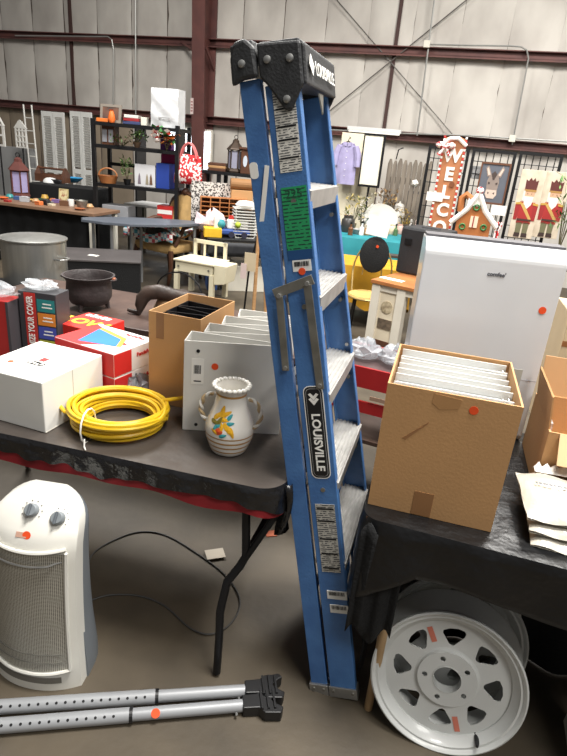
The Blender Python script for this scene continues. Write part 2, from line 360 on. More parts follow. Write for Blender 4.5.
barcode(-.02, .03, 1.375, 1.404); barcode(-.02, .042, .375, .405); barcode(-.015, .042, .325, .355)
disc(lad, .0095, frame((1, 0, 0), (0, 0, 1), (.004, weby(1.375) - .0012, 1.375)))
pl = webplate('name_plate', -.026, .026, .785, 1.06, mat('plate_black', (22, 22, 24), .4), rnd=.016)
ol = webplate('plate_outline', -.0285, .0285, .7825, 1.0625, PAPER, th=.0008, rnd=.018)
ol2 = webplate('plate_inner_line', -.0215, .0215, .79, 1.055, mat('plate_grey', (200, 200, 200), .4), th=.0013, rnd=.013)
ol3 = webplate('plate_face', -.0205, .0205, .791, 1.054, MATS['plate_black'], th=.0018, rnd=.012)
text('plate_lettering', 'LOUISVILLE', .034, PAPER, ol3, frame((0, 0, -1), (1, 0, 0), (0, -.0012, -.028)), bold=.0009, sx=1.02)
chev = MB()
for zz in (.108, .094):
    chev.add([(-.015, -.0014, zz + .008), (0, -.0014, zz - .010), (.015, -.0014, zz + .008), (.008, -.0014, zz + .012), (0, -.0014, zz + .003), (-.008, -.0014, zz + .012)], [(0, 1, 4, 5), (1, 2, 3, 4)])
chev.build('chevron_emblem', PAPER, ol3)
LBL2 = print_mat('safety_print_low', (176, 174, 166), (70, 70, 72), 90, 150, .45)
sl2 = webplate('safety_label', -.028, .03, .47, .70, LBL2)
for zz in (.10, .06, .0, -.05, -.10): MB().b2(-.025, .025, -.0014, -.0008, zz - .0025, zz + .0025).build('heading_bar', DARKM, sl2)
webplate('paint_smear', -.002, .010, 1.44, 1.60, PAPER).matrix_local = Matrix.Translation((-.078, -yw(1.55) * .985 - .0012, 1.565)) @ Matrix.Rotation(R(14), 4, 'Y')
webplate('paint_blob', -.01, .012, 1.60, 1.64, PAPER, rnd=.009).matrix_local = Matrix.Translation((-.096, -yw(1.63) * .985 - .0012, 1.635))
# spreader: bracket and two folded bars
def strip(name, p0, p1, w, y0, t, parent, m=STEEL):
    p0 = Vector((p0[0], 0, p0[1])); p1 = Vector((p1[0], 0, p1[1])); d = (p1 - p0).normalized(); n = Vector((-d.z, 0, d.x)) * w / 2; b = MB()
    poly = [p0 + n - d * w * .3, p0 - n - d * w * .3, p1 - n + d * w * .3, p1 + n + d * w * .3]
    b.prism([(q.x, q.z) for q in poly], y0 - t, y0, 'y'); return b.build(name, m, parent, bevel=.001)
for sgn in (-1, 1):
    yb = weby(1.2) - .002 if sgn < 0 else yw(1.2) + .01
    sp = strip('spreader', (-.070, 1.325), (.026, 1.352), .026, yb, .004, lad)
    strip('spreader_bar', (-.062, 1.31), (-.07, 1.115), .02, yb - .004, .003, sp); strip('spreader_bar', (.018, 1.335), (.022, 1.06), .022, yb - .004, .003, sp)
    for (x, z) in ((-.062, 1.318), (.018, 1.345), (-.07, 1.118), (.022, 1.064)): MB().tube([(x, yb - .012, z), (x, yb, z)], .006, 10).build('rivet', ALU, sp)

# ============================================================ near left table
def outline(x0, x1, y0, y1, r, n=8, dens=.03):
    pts = []
    cs = [(x1 - r, y0 + r, -90), (x1 - r, y1 - r, 0), (x0 + r, y1 - r, 90), (x0 + r, y0 + r, 180)]
    for i, (cx, cy, a0) in enumerate(cs):
        arc = [(cx + r * math.cos(R(a0 + 90 * t / n)), cy + r * math.sin(R(a0 + 90 * t / n))) for t in range(n + 1)]
        if pts:
            a, b = pts[-1], arc[0]; k = int(math.dist(a, b) / dens); pts += [(a[0] + (b[0] - a[0]) * j / k, a[1] + (b[1] - a[1]) * j / k) for j in range(1, k)]
        pts += arc
    a, b = pts[-1], pts[0]; k = int(math.dist(a, b) / dens); pts += [(a[0] + (b[0] - a[0]) * j / k, a[1] + (b[1] - a[1]) * j / k) for j in range(1, k)]
    return pts
def drape(pts, z, drop, amp=.012, freq=40, rings=5, seed=0, flare=.01, curl=.006):
    n = len(pts); b = MB(); cx = sum(p[0] for p in pts) / n; cy = sum(p[1] for p in pts) / n
    nor = []; acc = 0; ss = []
    for i in range(n):
        a, c = pts[i - 1], pts[(i + 1) % n]; t = Vector((c[0] - a[0], c[1] - a[1])).normalized(); nor.append((t.y, -t.x)); ss.append(acc); acc += math.dist(pts[i], pts[(i + 1) % n])
    def off(i, s_): return (pts[i][0] + nor[i][0] * s_, pts[i][1] + nor[i][1] * s_)
    b.v += [(p[0], p[1], z) for p in pts]
    for r in range(1, rings + 1):
        f = r / rings
        for i in range(n):
            s_ = ss[i]; d = drop(*pts[i]) * (1 + .07 * math.sin(s_ * 9 + seed) + .05 * math.sin(s_ * 23 + seed * 2))
            o = off(i, curl + f * flare + f * amp * (math.sin(s_ * freq + seed) + .6 * math.sin(s_ * freq * .37 + 2 + seed)) + amp * .2)
            b.v.append((o[0], o[1], z - d * f - (.004 if r == 1 else 0)))
    b.f.append(tuple(range(n)))
    for r in range(rings): b.f += [(r * n + i, r * n + (i + 1) % n, (r + 1) * n + (i + 1) % n, (r + 1) * n + i) for i in range(n)]
    return b
TL0, TLY = (0.008, 1.412, 0), R(-12)
lt = thing('folding_table', 'long folding table with bent dark steel legs behind the stepladder', 'table', TL0, TLY)
MB().prism(outline(-1.83, 0, 0, .76, .06, dens=.3), .69, .728, 'z').build('tabletop', mat('table_edge', (120, 26, 30), .6), lt)
GM = mat('leg_steel', (34, 34, 36), .4, metal=.5)
def tl(v): return rotz(Vector(v) - Vector(TL0), -TLY)
pth = [PY(245, 508, 1.46), PY(246, 556, 1.45), PY(240, 566, 1.44), PY(227, 582, 1.42), PY(220, 612, 1.40), PY(219, 640, 1.395)]
pth = [tl(p) for p in pth]; pth[0].z = .69; pth.append(Vector((pth[-1].x, pth[-1].y - .005, .012)))
for dx in (0, -1.35):
    q = [p + Vector((dx, 0, 0)) for p in pth]
    MB().tube(q, .0135, 10).build('leg', GM, lt, smooth=True)
    q2 = [Vector((p.x, .76 - p.y, p.z)) for p in q]; MB().tube(q2, .0135, 10).build('leg', GM, lt, smooth=True)
    MB().tube([q[2], (q[2].x + .05, .38, q[2].z + .10), q2[2]], .011, 8).build('leg_brace', GM, lt, smooth=True)
    MB().tube([q[2], (q[2].x + .13 * (1 if dx == 0 else -1), q[2].y + .05, .69)], .011, 8).build('leg_brace', GM, lt, smooth=True)
RED = mat('red_cloth', (150, 30, 38), .75, var=.12, scale=12)
rc = drape(outline(-1.84, .012, -.012, .772, .07), .7315, lambda x, y: .092, amp=.003, freq=18, rings=3, flare=.004).build('tablecloth', RED, smooth=True)
rc.location = TL0; rc.rotation_euler.z = TLY; tag(rc, 'dark red cloth showing as a band along the left table edge', 'tablecloth')
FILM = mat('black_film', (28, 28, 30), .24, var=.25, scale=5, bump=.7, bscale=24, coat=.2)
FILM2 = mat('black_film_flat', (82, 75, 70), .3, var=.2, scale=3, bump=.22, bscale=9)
bf = drape(outline(-1.85, .022, -.022, .78, .08, dens=.012), .7365, lambda x, y: .064 + .02 * max(0, (x + .1)) / .1 + .003 * math.sin(x * 31) + .003 * math.sin(x * 77) if y < .3 else .06, amp=.005, freq=70, rings=6, seed=3, flare=.004)
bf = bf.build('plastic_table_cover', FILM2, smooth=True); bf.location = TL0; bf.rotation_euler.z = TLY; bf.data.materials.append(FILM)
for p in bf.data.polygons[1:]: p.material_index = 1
tag(bf, 'black plastic film covering the left table under the white vase', 'table cover')
ZT = .7375
# crumpled film bunch at right corner
b = MB(); b.sheet(lambda a, c: (.022 + .014 * math.sin(17 * c + 3 * a) + .012 * math.sin(40 * c), .02 + .30 * c, .735 - .16 * a * (1 + .3 * math.sin(11 * c)) ), 6, 28)
fb = b.build('plastic_film_tail', FILM, smooth=True, solid=.002); fb.location = TL0; fb.rotation_euler.z = TLY; tag(fb, 'crumpled black film hanging off the table end beside the ladder', 'plastic film')

# ---- white carton with label
YB = R(-18)
wb = thing('white_carton', 'plain white cardboard carton with printed label at the left table front', 'box', (-.742, 1.60, ZT), YB)
WB = mat('white_carton_board', (226, 225, 220), .6, var=.03)
MB().b2(-.27, 0, 0, .30, 0, .175).build('body', WB, wb, bevel=.003)
MB().b2(-.002, .0012, .002, .283, .001, .003).build('bottom_edge', OFFWHITE, wb)
MB().b2(-.0005, .0006, .14, .143, .01, .17).build('side_seam', mat('seam_grey', (190, 188, 180), .7), wb)
g = MB(); g.b2(-.185, -.02, .117, .120, .175, .1754); g.b2(-.185, -.02, .207, .210, .175, .1754); g.b2(-.185, -.182, .117, .21, .175, .1754); g.b2(-.023, -.02, .117, .21, .175, .1754)
g.build('label_border', pmat(120, 118, 120), wb)
MB().b2(-.14, -.115, .142, .172, .175, .1756).build('red_mark', pmat(205, 40, 36), wb)
MB().b2(-.155, -.095, .105, .132, .175, .1758).build('logo_block', DARKM, wb)
g = MB()
for k in range(4): g.b2(-.15 + .014 * k, -.142 + .014 * k, .108 + .004 * (k % 2), .128 - .005 * (k % 3), .1758, .1762)
g.build('logo_marks', PAPER, wb)
for k in range(3): MB().b2(-.085, -.04, .15 + k * .012, .153 + k * .012, .175, .1756).build('print_line', pmat(120, 118, 120), wb)
disc(wb, .010, TOPF(-.205, .09, .1752))
# ---- two folder boxes
PW = mat('folder_box_white', (228, 224, 222), .5, var=.03); PR = mat('folder_box_red', (206, 40, 38), .5, var=.05)
for k, lab in enumerate(('white and red folder box lying beneath the one with the blue swoosh', 'white and red folder box on top, with blue swoosh, behind the white carton')):
    fb_ = thing('folder_box', lab, 'box', (-.505, 2.075, ZT + .093 * k), R(-26), 'stacked folder boxes')
    MB().b2(-.29, 0, -.225, 0, 0, .092).build('body', PW, fb_, bevel=.002)
    MB().b2(-.0005, .001, -.224, -.135, .004, .088).build('red_end', PR, fb_)
    MB().b2(-.289, -.001, -.2262, -.225, .002, .09).build('red_front', PR, fb_)
    text('brand_print', 'Pendaflex', .022, PR, fb_, frame((0, 1, 0), (0, 0, 1), (.0012, -.065, .058)), bold=.0004)
    if k == 1:
        MB().prism([(-.289, -.224), (-.16, -.224), (-.03, -.12), (-.289, -.01)], .092, .0926, 'z').build('red_panel', PR, fb_)
        MB().prism([(-.20, -.2), (-.05, -.16), (-.09, -.09), (-.24, -.05)], .0926, .0932, 'z').build('blue_swoosh', mat('print_blue', (38, 120, 196), .5), fb_)
        MB().prism([(-.05, -.16), (-.035, -.15), (-.08, -.07), (-.24, -.03), (-.24, -.05), (-.09, -.09)], .0926, .0934, 'z').build('gold_swoosh', mat('print_gold', (214, 160, 60), .5), fb_)
        text('brand_print', 'Pendaflex', .026, PR, fb_, TOPF(-.075, -.03, .0928, R(0)), bold=.0004)
# ---- flat red carton with yellow letters
rb = thing('red_carton', 'bright red flat carton with yellow lettering behind the white carton', 'box', (-.78, 2.235, ZT), R(-22))
MB().b2(-.13, .06, -.10, .09, 0, .178).build('body', mat('red_carton_board', (214, 44, 34), .5, var=.05), rb, bevel=.002)
text('yellow_print', 'LOW', .09, mat('print_yellow', (246, 204, 44), .5), rb, TOPF(-.045, -.03, .1786), bold=.003)
g = MB()
for k in range(5): g.b2(-.11 + .026 * k, -.092 + .026 * k, .045, .072 + .008 * (k % 2), .178, .1786)
g.build('white_print', PAPER, rb)
disc(rb, .012, TOPF(.03, -.02, .1786), PAPER, 'round_print')
# ---- cover-kit pack standing upright
ck = thing('cover_kit_pack', 'upright pack with red spine lettering and coloured tabs in cling wrap', 'pack', (-.985, 2.15, ZT), R(-8))
hK = .305
MB().b2(-.085, .075, 0, .10, 0, hK).build('body', mat('pack_grey', (58, 58, 62), .5), ck, bevel=.002)
MB().b2(-.06, -.012, -.0012, 0, .002, hK - .004).build('spine_panel', mat('pack_red', (196, 52, 46), .45), ck)
text('spine_lettering', 'CUSTOMIZE YOUR COVER', .036, PAPER, ck, frame((0, 0, 1), (-1, 0, 0), (-.036, -.002, .145)), bold=.0008, sx=.66)
for k, (cc, tx) in enumerate((((58, 56, 60), 'BOOK'), ((168, 168, 50), 'TAB'), ((70, 80, 170), 'PAGE'), ((226, 136, 50), 'COLOR'), ((40, 130, 130), 'Label'))):
    z0 = .006 + k * .056; t_ = MB().b2(-.006, .068, -.0014, 0, z0, z0 + .05).build('colour_tab', pmat(*cc), ck); g = MB(); g.b2(.018, .054, -.0019, -.0013, z0 + .030, z0 + .035); g.b2(.014, .058, -.0019, -.0013, z0 + .016, z0 + .021); g.build('tab_print', PAPER, t_)
def crumple(name, cx, cy, cz, rx, ry, rz, parent=None, m=CLEAR, n=14, seed=1):
    rnd = random.Random(seed); b = MB(); base = []
    for i in range(8):
        for j in range(n):
            th = math.pi * (i + .2) / 7.4; a = 2 * math.pi * j / n; k = 1 + rnd.uniform(-.28, .28)
            base.append((cx + rx * k * math.sin(th) * math.cos(a), cy + ry * k * math.sin(th) * math.sin(a), max(cz + .001, cz + rz * (1 - math.cos(th)) * k * .5)))
    b.v += base; b.f += [(i * n + j, i * n + (j + 1) % n, (i + 1) * n + (j + 1) % n, (i + 1) * n + j) for i in range(7) for j in range(n)]
    return b.build(name, m, parent)
crumple('cling_wrap', -.01, .05, hK + .001, .07, .05, .035, ck, seed=4)
rp = thing('wrapped_red_pack', 'red pack wrapped in clear film at the left frame edge', 'pack', (-1.185, 2.12, ZT), R(-8))
MB().b2(-.12, .10, 0, .09, 0, .27).build('body', mat('pack_dark_red', (176, 44, 42), .3, var=.1), rp, bevel=.003)
MB().b2(.09, .1012, -.0012, .09, .001, .268).build('dark_edge', pmat(70, 66, 70), rp)
MB().prism([(-.12, .0), (.07, .0), (-.12, .18)], -.0015, -.0003, 'y').build('diagonal_print', pmat(120, 26, 30), rp)
crumple('cling_wrap', 0, .045, .271, .11, .055, .05, rp, seed=9)
# ---- crumpled clear bag between folder boxes and tall box
cb = thing('plastic_bag', 'crumpled clear plastic bag beside the tall brown box', 'plastic bag', (-.49, 1.985, ZT))
crumple('film', -.055, -.03, 0, .055, .075, .07, cb, mat('grey_film', (150, 152, 156), .2, var=.2, alpha=.75, bump=.5, bscale=40), seed=12)

# ---- cardboard boxes, open on top
def open_box(root, w, d, h, t=.004, m=CARD, flaps=None):
    MB().b2(0, w, 0, d, 0, t).build('bottom_panel', m, root)
    MB().b2(0, w, 0, t, t, h).build('side_panel', m, root); MB().b2(0, w, d - t, d, t, h).build('side_panel', m, root)
    MB().b2(0, t, t, d - t, t, h).build('side_panel', m, root); MB().b2(w - t, w, t, d - t, t, h).build('side_panel', m, root)
# white ring binders: spine box at left, two covers tapering to the right
BW = mat('binder_white', (222, 220, 214), .45, var=.03)
def binder(name, lab, loc, rz, w, h, sp, group, m=BW, taper=.25, mw=None, rings=True, cat='binder'):
    o = thing(name, lab, cat, loc, rz, group)
    if mw is not None: o.matrix_world = mw
    t = .0035
    MB().b2(0, t, 0, sp, 0, h).build('spine', m, o, bevel=.001)
    y1 = sp * (1 - taper) / 2
    f = MB(); f.prism([(t, 0), (w, y1), (w, y1 + t), (t, t)], 0, h, 'z'); f.build('cover', m, o)
    f = MB(); f.prism([(t, sp - t), (w, sp - y1 - t), (w, sp - y1), (t, sp)], 0, h, 'z'); f.build('cover', m, o)
    if rings:
        MB().b2(t, t + .003, sp * .35, sp * .65, .02, h - .02).build('ring_plate', ALU, o)
        for z in (.05, h / 2, h - .04):
            MB().tube([(t + .02 + .02 * math.cos(a * .5), sp * .5 + sp * .33 * math.sin(a * .5), z) for a in range(-6, 7)], .002, 6).build('ring', ALU, o, smooth=True)
    return o
tb = thing('brown_carton', 'tall open brown cardboard box with black binders behind the white binders', 'box', (-.49, 1.915, ZT), R(-16))
open_box(tb, .20, .30, .345)
MB().b2(.03, .06, -.001, 0, .25, .344).build('tape_patch', mat('tape_tan', (150, 108, 70), .4), tb)
BK = mat('binder_black', (22, 22, 26), .4, var=.1)
for k, lab in enumerate(('front black binder inside the tall brown box', 'middle black binder inside the tall brown box', 'rear black binder inside the tall brown box')):
    q = Vector((-.49, 1.915, ZT + .006)) + rotz((.010, .010 + .094 * k, 0), R(-16))
    binder('black_binder', lab, q, R(-16), .18, .315, .085, 'black binders in the tall box', BK)
for k, lab in enumerate(('white ring binder nearest the vase with orange price dot', 'second white ring binder behind the one with the dot', 'third white ring binder in the row behind the vase', 'rearmost white ring binder beside the tall brown box')):
    q = Vector((-.325, 1.712, ZT)) + Vector((.045 * k, .109 * k, 0))
    bd = binder('white_binder', lab, q, R(-2) + R(1.2) * k, .325 - .035 * k, .318, .104, 'white binders behind the vase')
    if k == 0:
        MB().prism([(-.0012, .0)] * 1 + [(0, 0)], 0, 0, 'y') if False else None
        tk = math.atan2(.104 * .375, .315)
        fm = lambda x, z: frame((math.cos(tk), math.sin(tk), 0), (0, 0, 1), (x, x * math.tan(tk) - .0012, z))
        for z in (.285, .022): disc(bd, .006, fm(.045, z), DARKM, 'grommet')
        l_ = MB().b2(-.020, .020, -.045, .045, 0, .0006).build('barcode_label', PAPER, bd); l_.matrix_local = fm(.045, .215)
        g = MB()
        for j in range(9): g.b2(-.012 + j * .0026, -.012 + j * .0026 + random.choice((.001, .0017)), -.008, .022, .0006, .0011)
        g.build('bars', DARKM, l_); MB().b2(-.012, .012, -.036, -.032, .0006, .0011).build('bars', DARKM, l_)
        disc(bd, .0115, fm(.10, .235))
# ---- vase
vz = thing('vase', 'white ceramic vase with painted yellow flowers and twisted handles', 'vase', P(228.5, 449, ZT), R(-10)); vz.scale = (.95, .95, .95)
CER = mat('ceramic', (232, 228, 220), .22, var=.04, coat=.3)
VP = [(.0, .0), (.052, 0), (.060, .006), (.066, .02), (.078, .055), (.082, .080), (.080, .105), (.068, .135), (.056, .165), (.050, .195), (.049, .215), (.056, .228), (.060, .236), (.056, .240), (.047, .225), (.044, .20), (.046, .17), (.04, .165), (0, .16)]
MB().lathe(VP, 40).build('body', CER, vz, smooth=True)
def vr(z):
    for (r0, z0), (r1, z1) in zip(VP[:13], VP[1:13]):
        if z0 <= z <= z1 and z1 > z0: return r0 + (r1 - r0) * (z - z0) / (z1 - z0)
    return .05
rim = MB()
for j in range(22):
    a = 2 * math.pi * j / 22; rim.sph((.057 * math.cos(a), .057 * math.sin(a), .236), .0095, 8, .7)
rim.build('scalloped_rim', CER, vz, smooth=True)
OCH = mat('ochre_glaze', (176, 132, 70), .35)
for z, h in ((.018, .005), (.036, .006), (.055, .006), (.073, .005), (.207, .007)):
    MB().lathe([(vr(z) + .0006, z), (vr(z + h) + .0008, z + h)], 40, cap=False).build('painted_band', OCH, vz, smooth=True)
for sgn in (-1, 1):
    c_ = []; c2 = []
    for t in range(25):
        f = t / 24; a = math.pi * (1.02 * f - .5); x = .06 + .036 * math.cos(a) + (.014 * f if 0 else 0); z = .145 + .05 * math.sin(a); c_.append((sgn * (x + .012 * (1 - f)), 0, z))
    for ph in (0, math.pi):
        b = MB(); b.tube([(p[0] + .0045 * math.cos(i * .9 + ph) * sgn, .0045 * math.sin(i * .9 + ph), p[2]) for i, p in enumerate(c_)], .0055, 7)
        b.build('handle', CER if ph == 0 else mat('handle_glaze', (190, 164, 124), .3), vz, smooth=True)
def dab(name, a0, z0, la, lz, tilt, col, n=10):
    b = MB(); pts = []
    for j in range(n):
        t = 2 * math.pi * j / n; da = la * math.cos(t); dz = lz * math.sin(t) * (1 - .35 * math.cos(t)); ca, sa = math.cos(tilt), math.sin(tilt)
        x = da * ca - dz * sa; z = z0 + da * sa + dz * ca; r = vr(z) + .0012; a = a0 + x / r; pts.append((r * math.cos(a), r * math.sin(a), z))
    r = vr(z0) + .0028; b.v = pts + [(r * math.cos(a0), r * math.sin(a0), z0)]; b.f = [(j, (j + 1) % n, n) for j in range(n)]
    return b.build(name, pmat(*col, rough=.3), vz)
A0 = R(-90 - 4)
YEL, TEAL, ORG, DGR = (222, 168, 36), (60, 150, 156), (214, 84, 40), (120, 110, 40)
for (dx, z, la, lz, t, col) in ((-.3, .150, .022, .008, 40, YEL), (-.1, .165, .02, .008, 80, YEL), (.12, .158, .02, .007, 30, YEL), (-.38, .127, .02, .007, -10, DGR), (.05, .140, .018, .007, 0, YEL), (.36, .130, .014, .006, 10, TEAL), (.33, .150, .013, .006, 50, TEAL), (-.15, .135, .016, .007, 60, DGR),
    (.28, .112, .026, .009, -50, YEL), (.42, .102, .02, .007, -70, YEL), (-.1, .102, .014, .012, 0, ORG), (-.28, .098, .016, .006, -30, YEL), (.08, .09, .014, .006, 20, TEAL), (-.2, .118, .014, .006, 30, TEAL), (-.02, .118, .014, .006, 100, YEL), (-.32, .11, .012, .005, 80, TEAL)):
    dab('painted_petal', A0 + dx, z, la, lz, R(t), col)
# ---- yellow cable coil
cc = P(121, 424, ZT)
co = thing('cable_coil', 'coil of thick yellow electrical cable tied with a white tie', 'cable', (cc.x, cc.y, ZT))
YC = mat('yellow_sheath', (226, 184, 30), .4, var=.06)
rr = random.Random(5); pts = []; NL = 17
for k in range(NL * 40):
    a = 2 * math.pi * k / 40; lap = k / 40; lay = int(lap) % 6; r = .120 + .0102 * ((int(lap * 1) * 5) % 7) / 1.15 + .004 * math.sin(a * 1.0 + lap * 2.1); zz = .009 + .0115 * (lap % 6.0) * .95 + .004 * math.sin(a + lap)
    pts.append(((r + .004 * math.sin(3 * a + lap)) * math.cos(a), r * .95 * math.sin(a), zz))
# smooth the lap changes
for _ in range(10): pts = [pts[0]] + [tuple((pts[i - 1][j] + 2 * pts[i][j] + pts[i + 1][j]) / 4 for j in range(3)) for i in range(1, len(pts) - 1)] + [pts[-1]]
pts = [(p[0], p[1], max(p[2], .008)) for p in pts]
MB().tube(pts, .0068, 7).build('cable', YC, co, smooth=True)
MB().tube([(.10, .10, .05), (.14, .075, .07), (.165, .07, .078), (.195, .085, .08)], .0068, 8).build('cable_end', YC, co, smooth=True)
MB().tube([(-.125, -.06, .05), (-.165, -.06, .058), (-.188, -.035, .062)], .0068, 8).build('cable_end', YC, co, smooth=True)
MB().tube([(-.195, -.028, .063), (-.188, -.035, .062)], .003, 6).build('copper_core', pmat(150, 90, 50), co)
MB().tube([(-.065 + .006 * math.cos(t * .52), -.125 + .052 * math.cos(t * .52), .05 + .055 * math.sin(t * .52)) for t in range(12)], .0028, 6, closed=True).build('tie', PAPER, co, smooth=True)
MB().tube([(-.06, -.175, .03), (-.058, -.185, .008), (-.05, -.195, .003)], .0025, 6).build('tie_end', PAPER, co)

# ============================================================ near right table
TR0, TRY = (.262, 1.318, 0), R(-16)
def tr(x, y, z=0): return rotz((x, y, z), TRY) + Vector(TR0)
rt = thing('display_table', 'display table under black cloth carrying the cardboard box of binders', 'table', TR0, TRY)
MB().b2(0, 1.5, 0, .76, .70, .732).build('tabletop', BROWNW, rt)
lf = P(366, 718, 0); lf = rotz(lf - Vector(TR0), -TRY)
LEGW = mat('leg_wood', (178, 150, 112), .6, col2=(150, 120, 84), scale=6)
for (x, y) in ((lf.x, lf.y), (1.42, lf.y), (lf.x, .70), (1.42, .70)):
    MB().tube([(x, max(y, .03), 0), (x, max(y, .03), .70)], [.013, .016], 10).build('leg', LEGW, rt, smooth=True)
DC = mat('black_vinyl', (13, 14, 17), .42, var=.35, scale=4, bump=.7, bscale=11, coat=.08)
c1 = drape(outline(-.012, 1.512, -.012, .772, .05, dens=.015), .7355, lambda x, y: (.30 - .16 * min(1, max(0, x) / .16) * (1 if x < .35 else 1) + .03 * x) if y < .2 else .3, amp=.009, freq=26, rings=10, seed=1, flare=.008)
c1 = c1.build('black_tablecloth', DC, smooth=True, solid=.002); c1.location = TR0; c1.rotation_euler.z = TRY; tag(c1, 'glossy black vinyl cloth over the right table with short folded overhang', 'tablecloth')
# longer cloth hanging at the table corner and behind the wheels
b = MB(); b.sheet(lambda a, c: (-.005 + .13 * a, -.028 + .008 * math.sin(a * 17) + .02 * a, .70 - .36 * c + .03 * math.sin(a * 9)), 18, 8)
c2 = b.build('black_cloth_tail', BLACKF, smooth=True, solid=.003); c2.location = TR0; c2.rotation_euler.z = TRY; tag(c2, 'black cloth tail hanging at the right table corner beside the ladder foot', 'cloth')
b = MB(); b.sheet(lambda a, c: (.10 + 1.4 * a, .43 + .02 * math.sin(a * 40) * c, .695 - .69 * c), 70, 4)
c3 = b.build('black_backdrop', BLACKF, smooth=True, solid=.003); c3.location = TR0; c3.rotation_euler.z = TRY; tag(c3, 'black cloth hanging to the floor behind the two white wheels', 'cloth')
b = MB(); b.sheet(lambda a, c: (.05 + .012 * math.sin(a * 20), .06 + .68 * a, .70 - .60 * c), 30, 4)
c4 = b.build('black_side_cloth', BLACKF, smooth=True, solid=.003); c4.location = TR0; c4.rotation_euler.z = TRY; tag(c4, 'black cloth hanging down the end of the right table behind the ladder steps', 'cloth')
ZR = .7372
# ---- cardboard box of binders
bx = thing('cardboard_box', 'large cardboard box packed with white binders and marked with an orange dot', 'box', (.270, 1.372, ZR), R(-14))
bw, bd_, bh = .335, .355, .372
open_box(bx, bw, bd_, bh, .005)
MB().b2(.12, .172, -.0012, 0, .002, .075).build('tape_patch', mat('tape_tan', (150, 108, 70), .4), bx)
MB().prism([(.12, .367), (.19, .362), (.185, .335), (.14, .325), (.118, .34)], -.001, 0, 'y').build('tape_remnant', mat('tape_clear', (180, 136, 90), .35), bx)
MB().prism([(.06, .225), (.12, .285), (.12, .28), (.07, .222)], -.0008, 0, 'y').build('scuff', pmat(156, 112, 72), bx)
disc(bx, .0115, FRONT(.222, -.0008, .34))
BG = mat('binder_page_grey', (176, 182, 188), .25, var=.1)
nB = 6
for k in range(nB):
    lab = ['white binder nearest the front of the cardboard box', 'second white binder from the front of the cardboard box', 'third white binder from the front of the cardboard box', 'fourth white binder from the front of the cardboard box', 'fifth white binder from the front of the cardboard box', 'white binder at the back of the cardboard box nearest the white appliance'][k]
    q = Vector((.270, 1.372, ZR + .006)) + rotz((.012, .008 + k * .0565, 0), R(-14))
    o = thing('boxed_binder', lab, 'binder', q, R(-14), 'white binders in the cardboard box')
    hh = .338 + .004 * ((k * 3) % 4); ww = .31
    MB().b2(0, ww, 0, .003, 0, hh).build('cover', BW, o, bevel=.001); MB().b2(0, ww, .050, .053, 0, hh + .006).build('cover', BW, o, bevel=.001)
    MB().b2(0, ww, .003, .052, 0, .004).build('spine', BW, o)
    MB().b2(.006, ww - .03, .006, .048, .01, hh - .016).build('page_block', BG, o)
    MB().b2(.0, ww, -.0016, -.0006, .01, hh - .004).build('clear_sleeve', CLEAR, o)
    for xx in (.285,): MB().tube([(xx + .0, .028 + .02 * math.cos(a * .52), hh - .028 + .02 * math.sin(a * .52)) for a in range(12)], .002, 6, closed=True).build('ring', ALU, o, smooth=True)
    MB().tube([(.299, .014, hh - .01), (.299, .03, hh - .006), (.303, .045, hh - .012)], .0025, 6).build('ring_lever', ALU, o)
# ---- white appliance
q = P(391, 430, ZR); ap = thing('white_appliance', 'tall white appliance with rounded top edge and orange dot behind the cardboard box', 'appliance', (.425, 1.91, ZR), R(-6))
aw, ah, ad = .455, .685, .13
pr_ = [(0, .02), (.006, .004), (.02, 0), (ad, 0), (ad, ah - .006), (.05, ah - .006)] + [(.05 - .05 * math.sin(R(t)), ah - .056 + .05 * math.cos(R(t))) for t in range(10, 91, 10)]
b = MB(); b.prism(pr_, 0, aw, 'x'); b.build('body', mat('appliance_white', (216, 217, 219), .28, var=.02, coat=.3), ap, bevel=.004)
MB().b2(.003, aw - .003, .052, ad - .002, ah - .006, ah + .002).build('top_panel', mat('appliance_grey', (90, 88, 92), .5), ap)
MB().b2(.003, aw - .003, -.0006, .001, .232, .2345).build('panel_seam', mat('seam_line', (170, 172, 178), .5), ap)
text('brand_print', "comfee'", .019, mat('print_grey', (96, 98, 104), .5), ap, FRONT(aw * .53, -.001, ah - .10), bold=.0006)
disc(ap, .0125, FRONT(aw * .905, -.0012, ah - .20))
for x0, z0, a in ((.065, .215, 0), (aw - .09, .185, 0)): MB().b2(x0, x0 + .035, -.0014, 0, z0, z0 + .085).build('tape_strip', mat('tape_frost', (200, 197, 184), .4, alpha=.85), ap)
# ---- black hard case on the desk is behind; open carton and bags at right
oc = thing('open_carton', 'open brown carton with folded-out flaps right of the white appliance', 'box', (.80, 1.535, ZR), R(-14))
open_box(oc, .42, .32, .20, .005, CARD)
b = MB(); b.prism([(0, .0), (-.012, .10), (-.008, .104), (.005, .0)], .02, .30, 'y'); f_ = b.build('flap', CARD, oc); f_.location = (0, 0, .20)
b = MB(); b.prism([(.32, .20), (.345, .33), (.350, .33), (.325, .20)], .005, .415, 'x'); b.build('flap', CARDIN, oc)
b = MB(); b.prism([(.0, .20), (-.06, .125), (-.056, .122), (.004, .197)], .03, .41, 'x'); b.build('flap', mat('flap_light', (214, 180, 136), .8), oc)
MB().b2(.004, .012, .03, .06, .19, .215).build('tape_end', CLEAR, oc)
bc = thing('beige_carton', 'plain beige carton standing behind the open brown carton', 'box', (.96, 1.93, ZR), R(-14))
MB().b2(0, .42, 0, .26, 0, .47).build('body', mat('beige_board', (206, 186, 152), .8, var=.04), bc, bevel=.003)
MB().b2(0, .42, -.001, 0, .35, .37).build('tape_line', mat('tape_tan2', (150, 100, 60), .5), bc)
wbag = thing('white_bag', 'crumpled white plastic bag on top of the beige carton', 'bag', tuple(Vector((.96, 1.93, ZR + .47)) + rotz((.10, .10, 0), R(-14))))
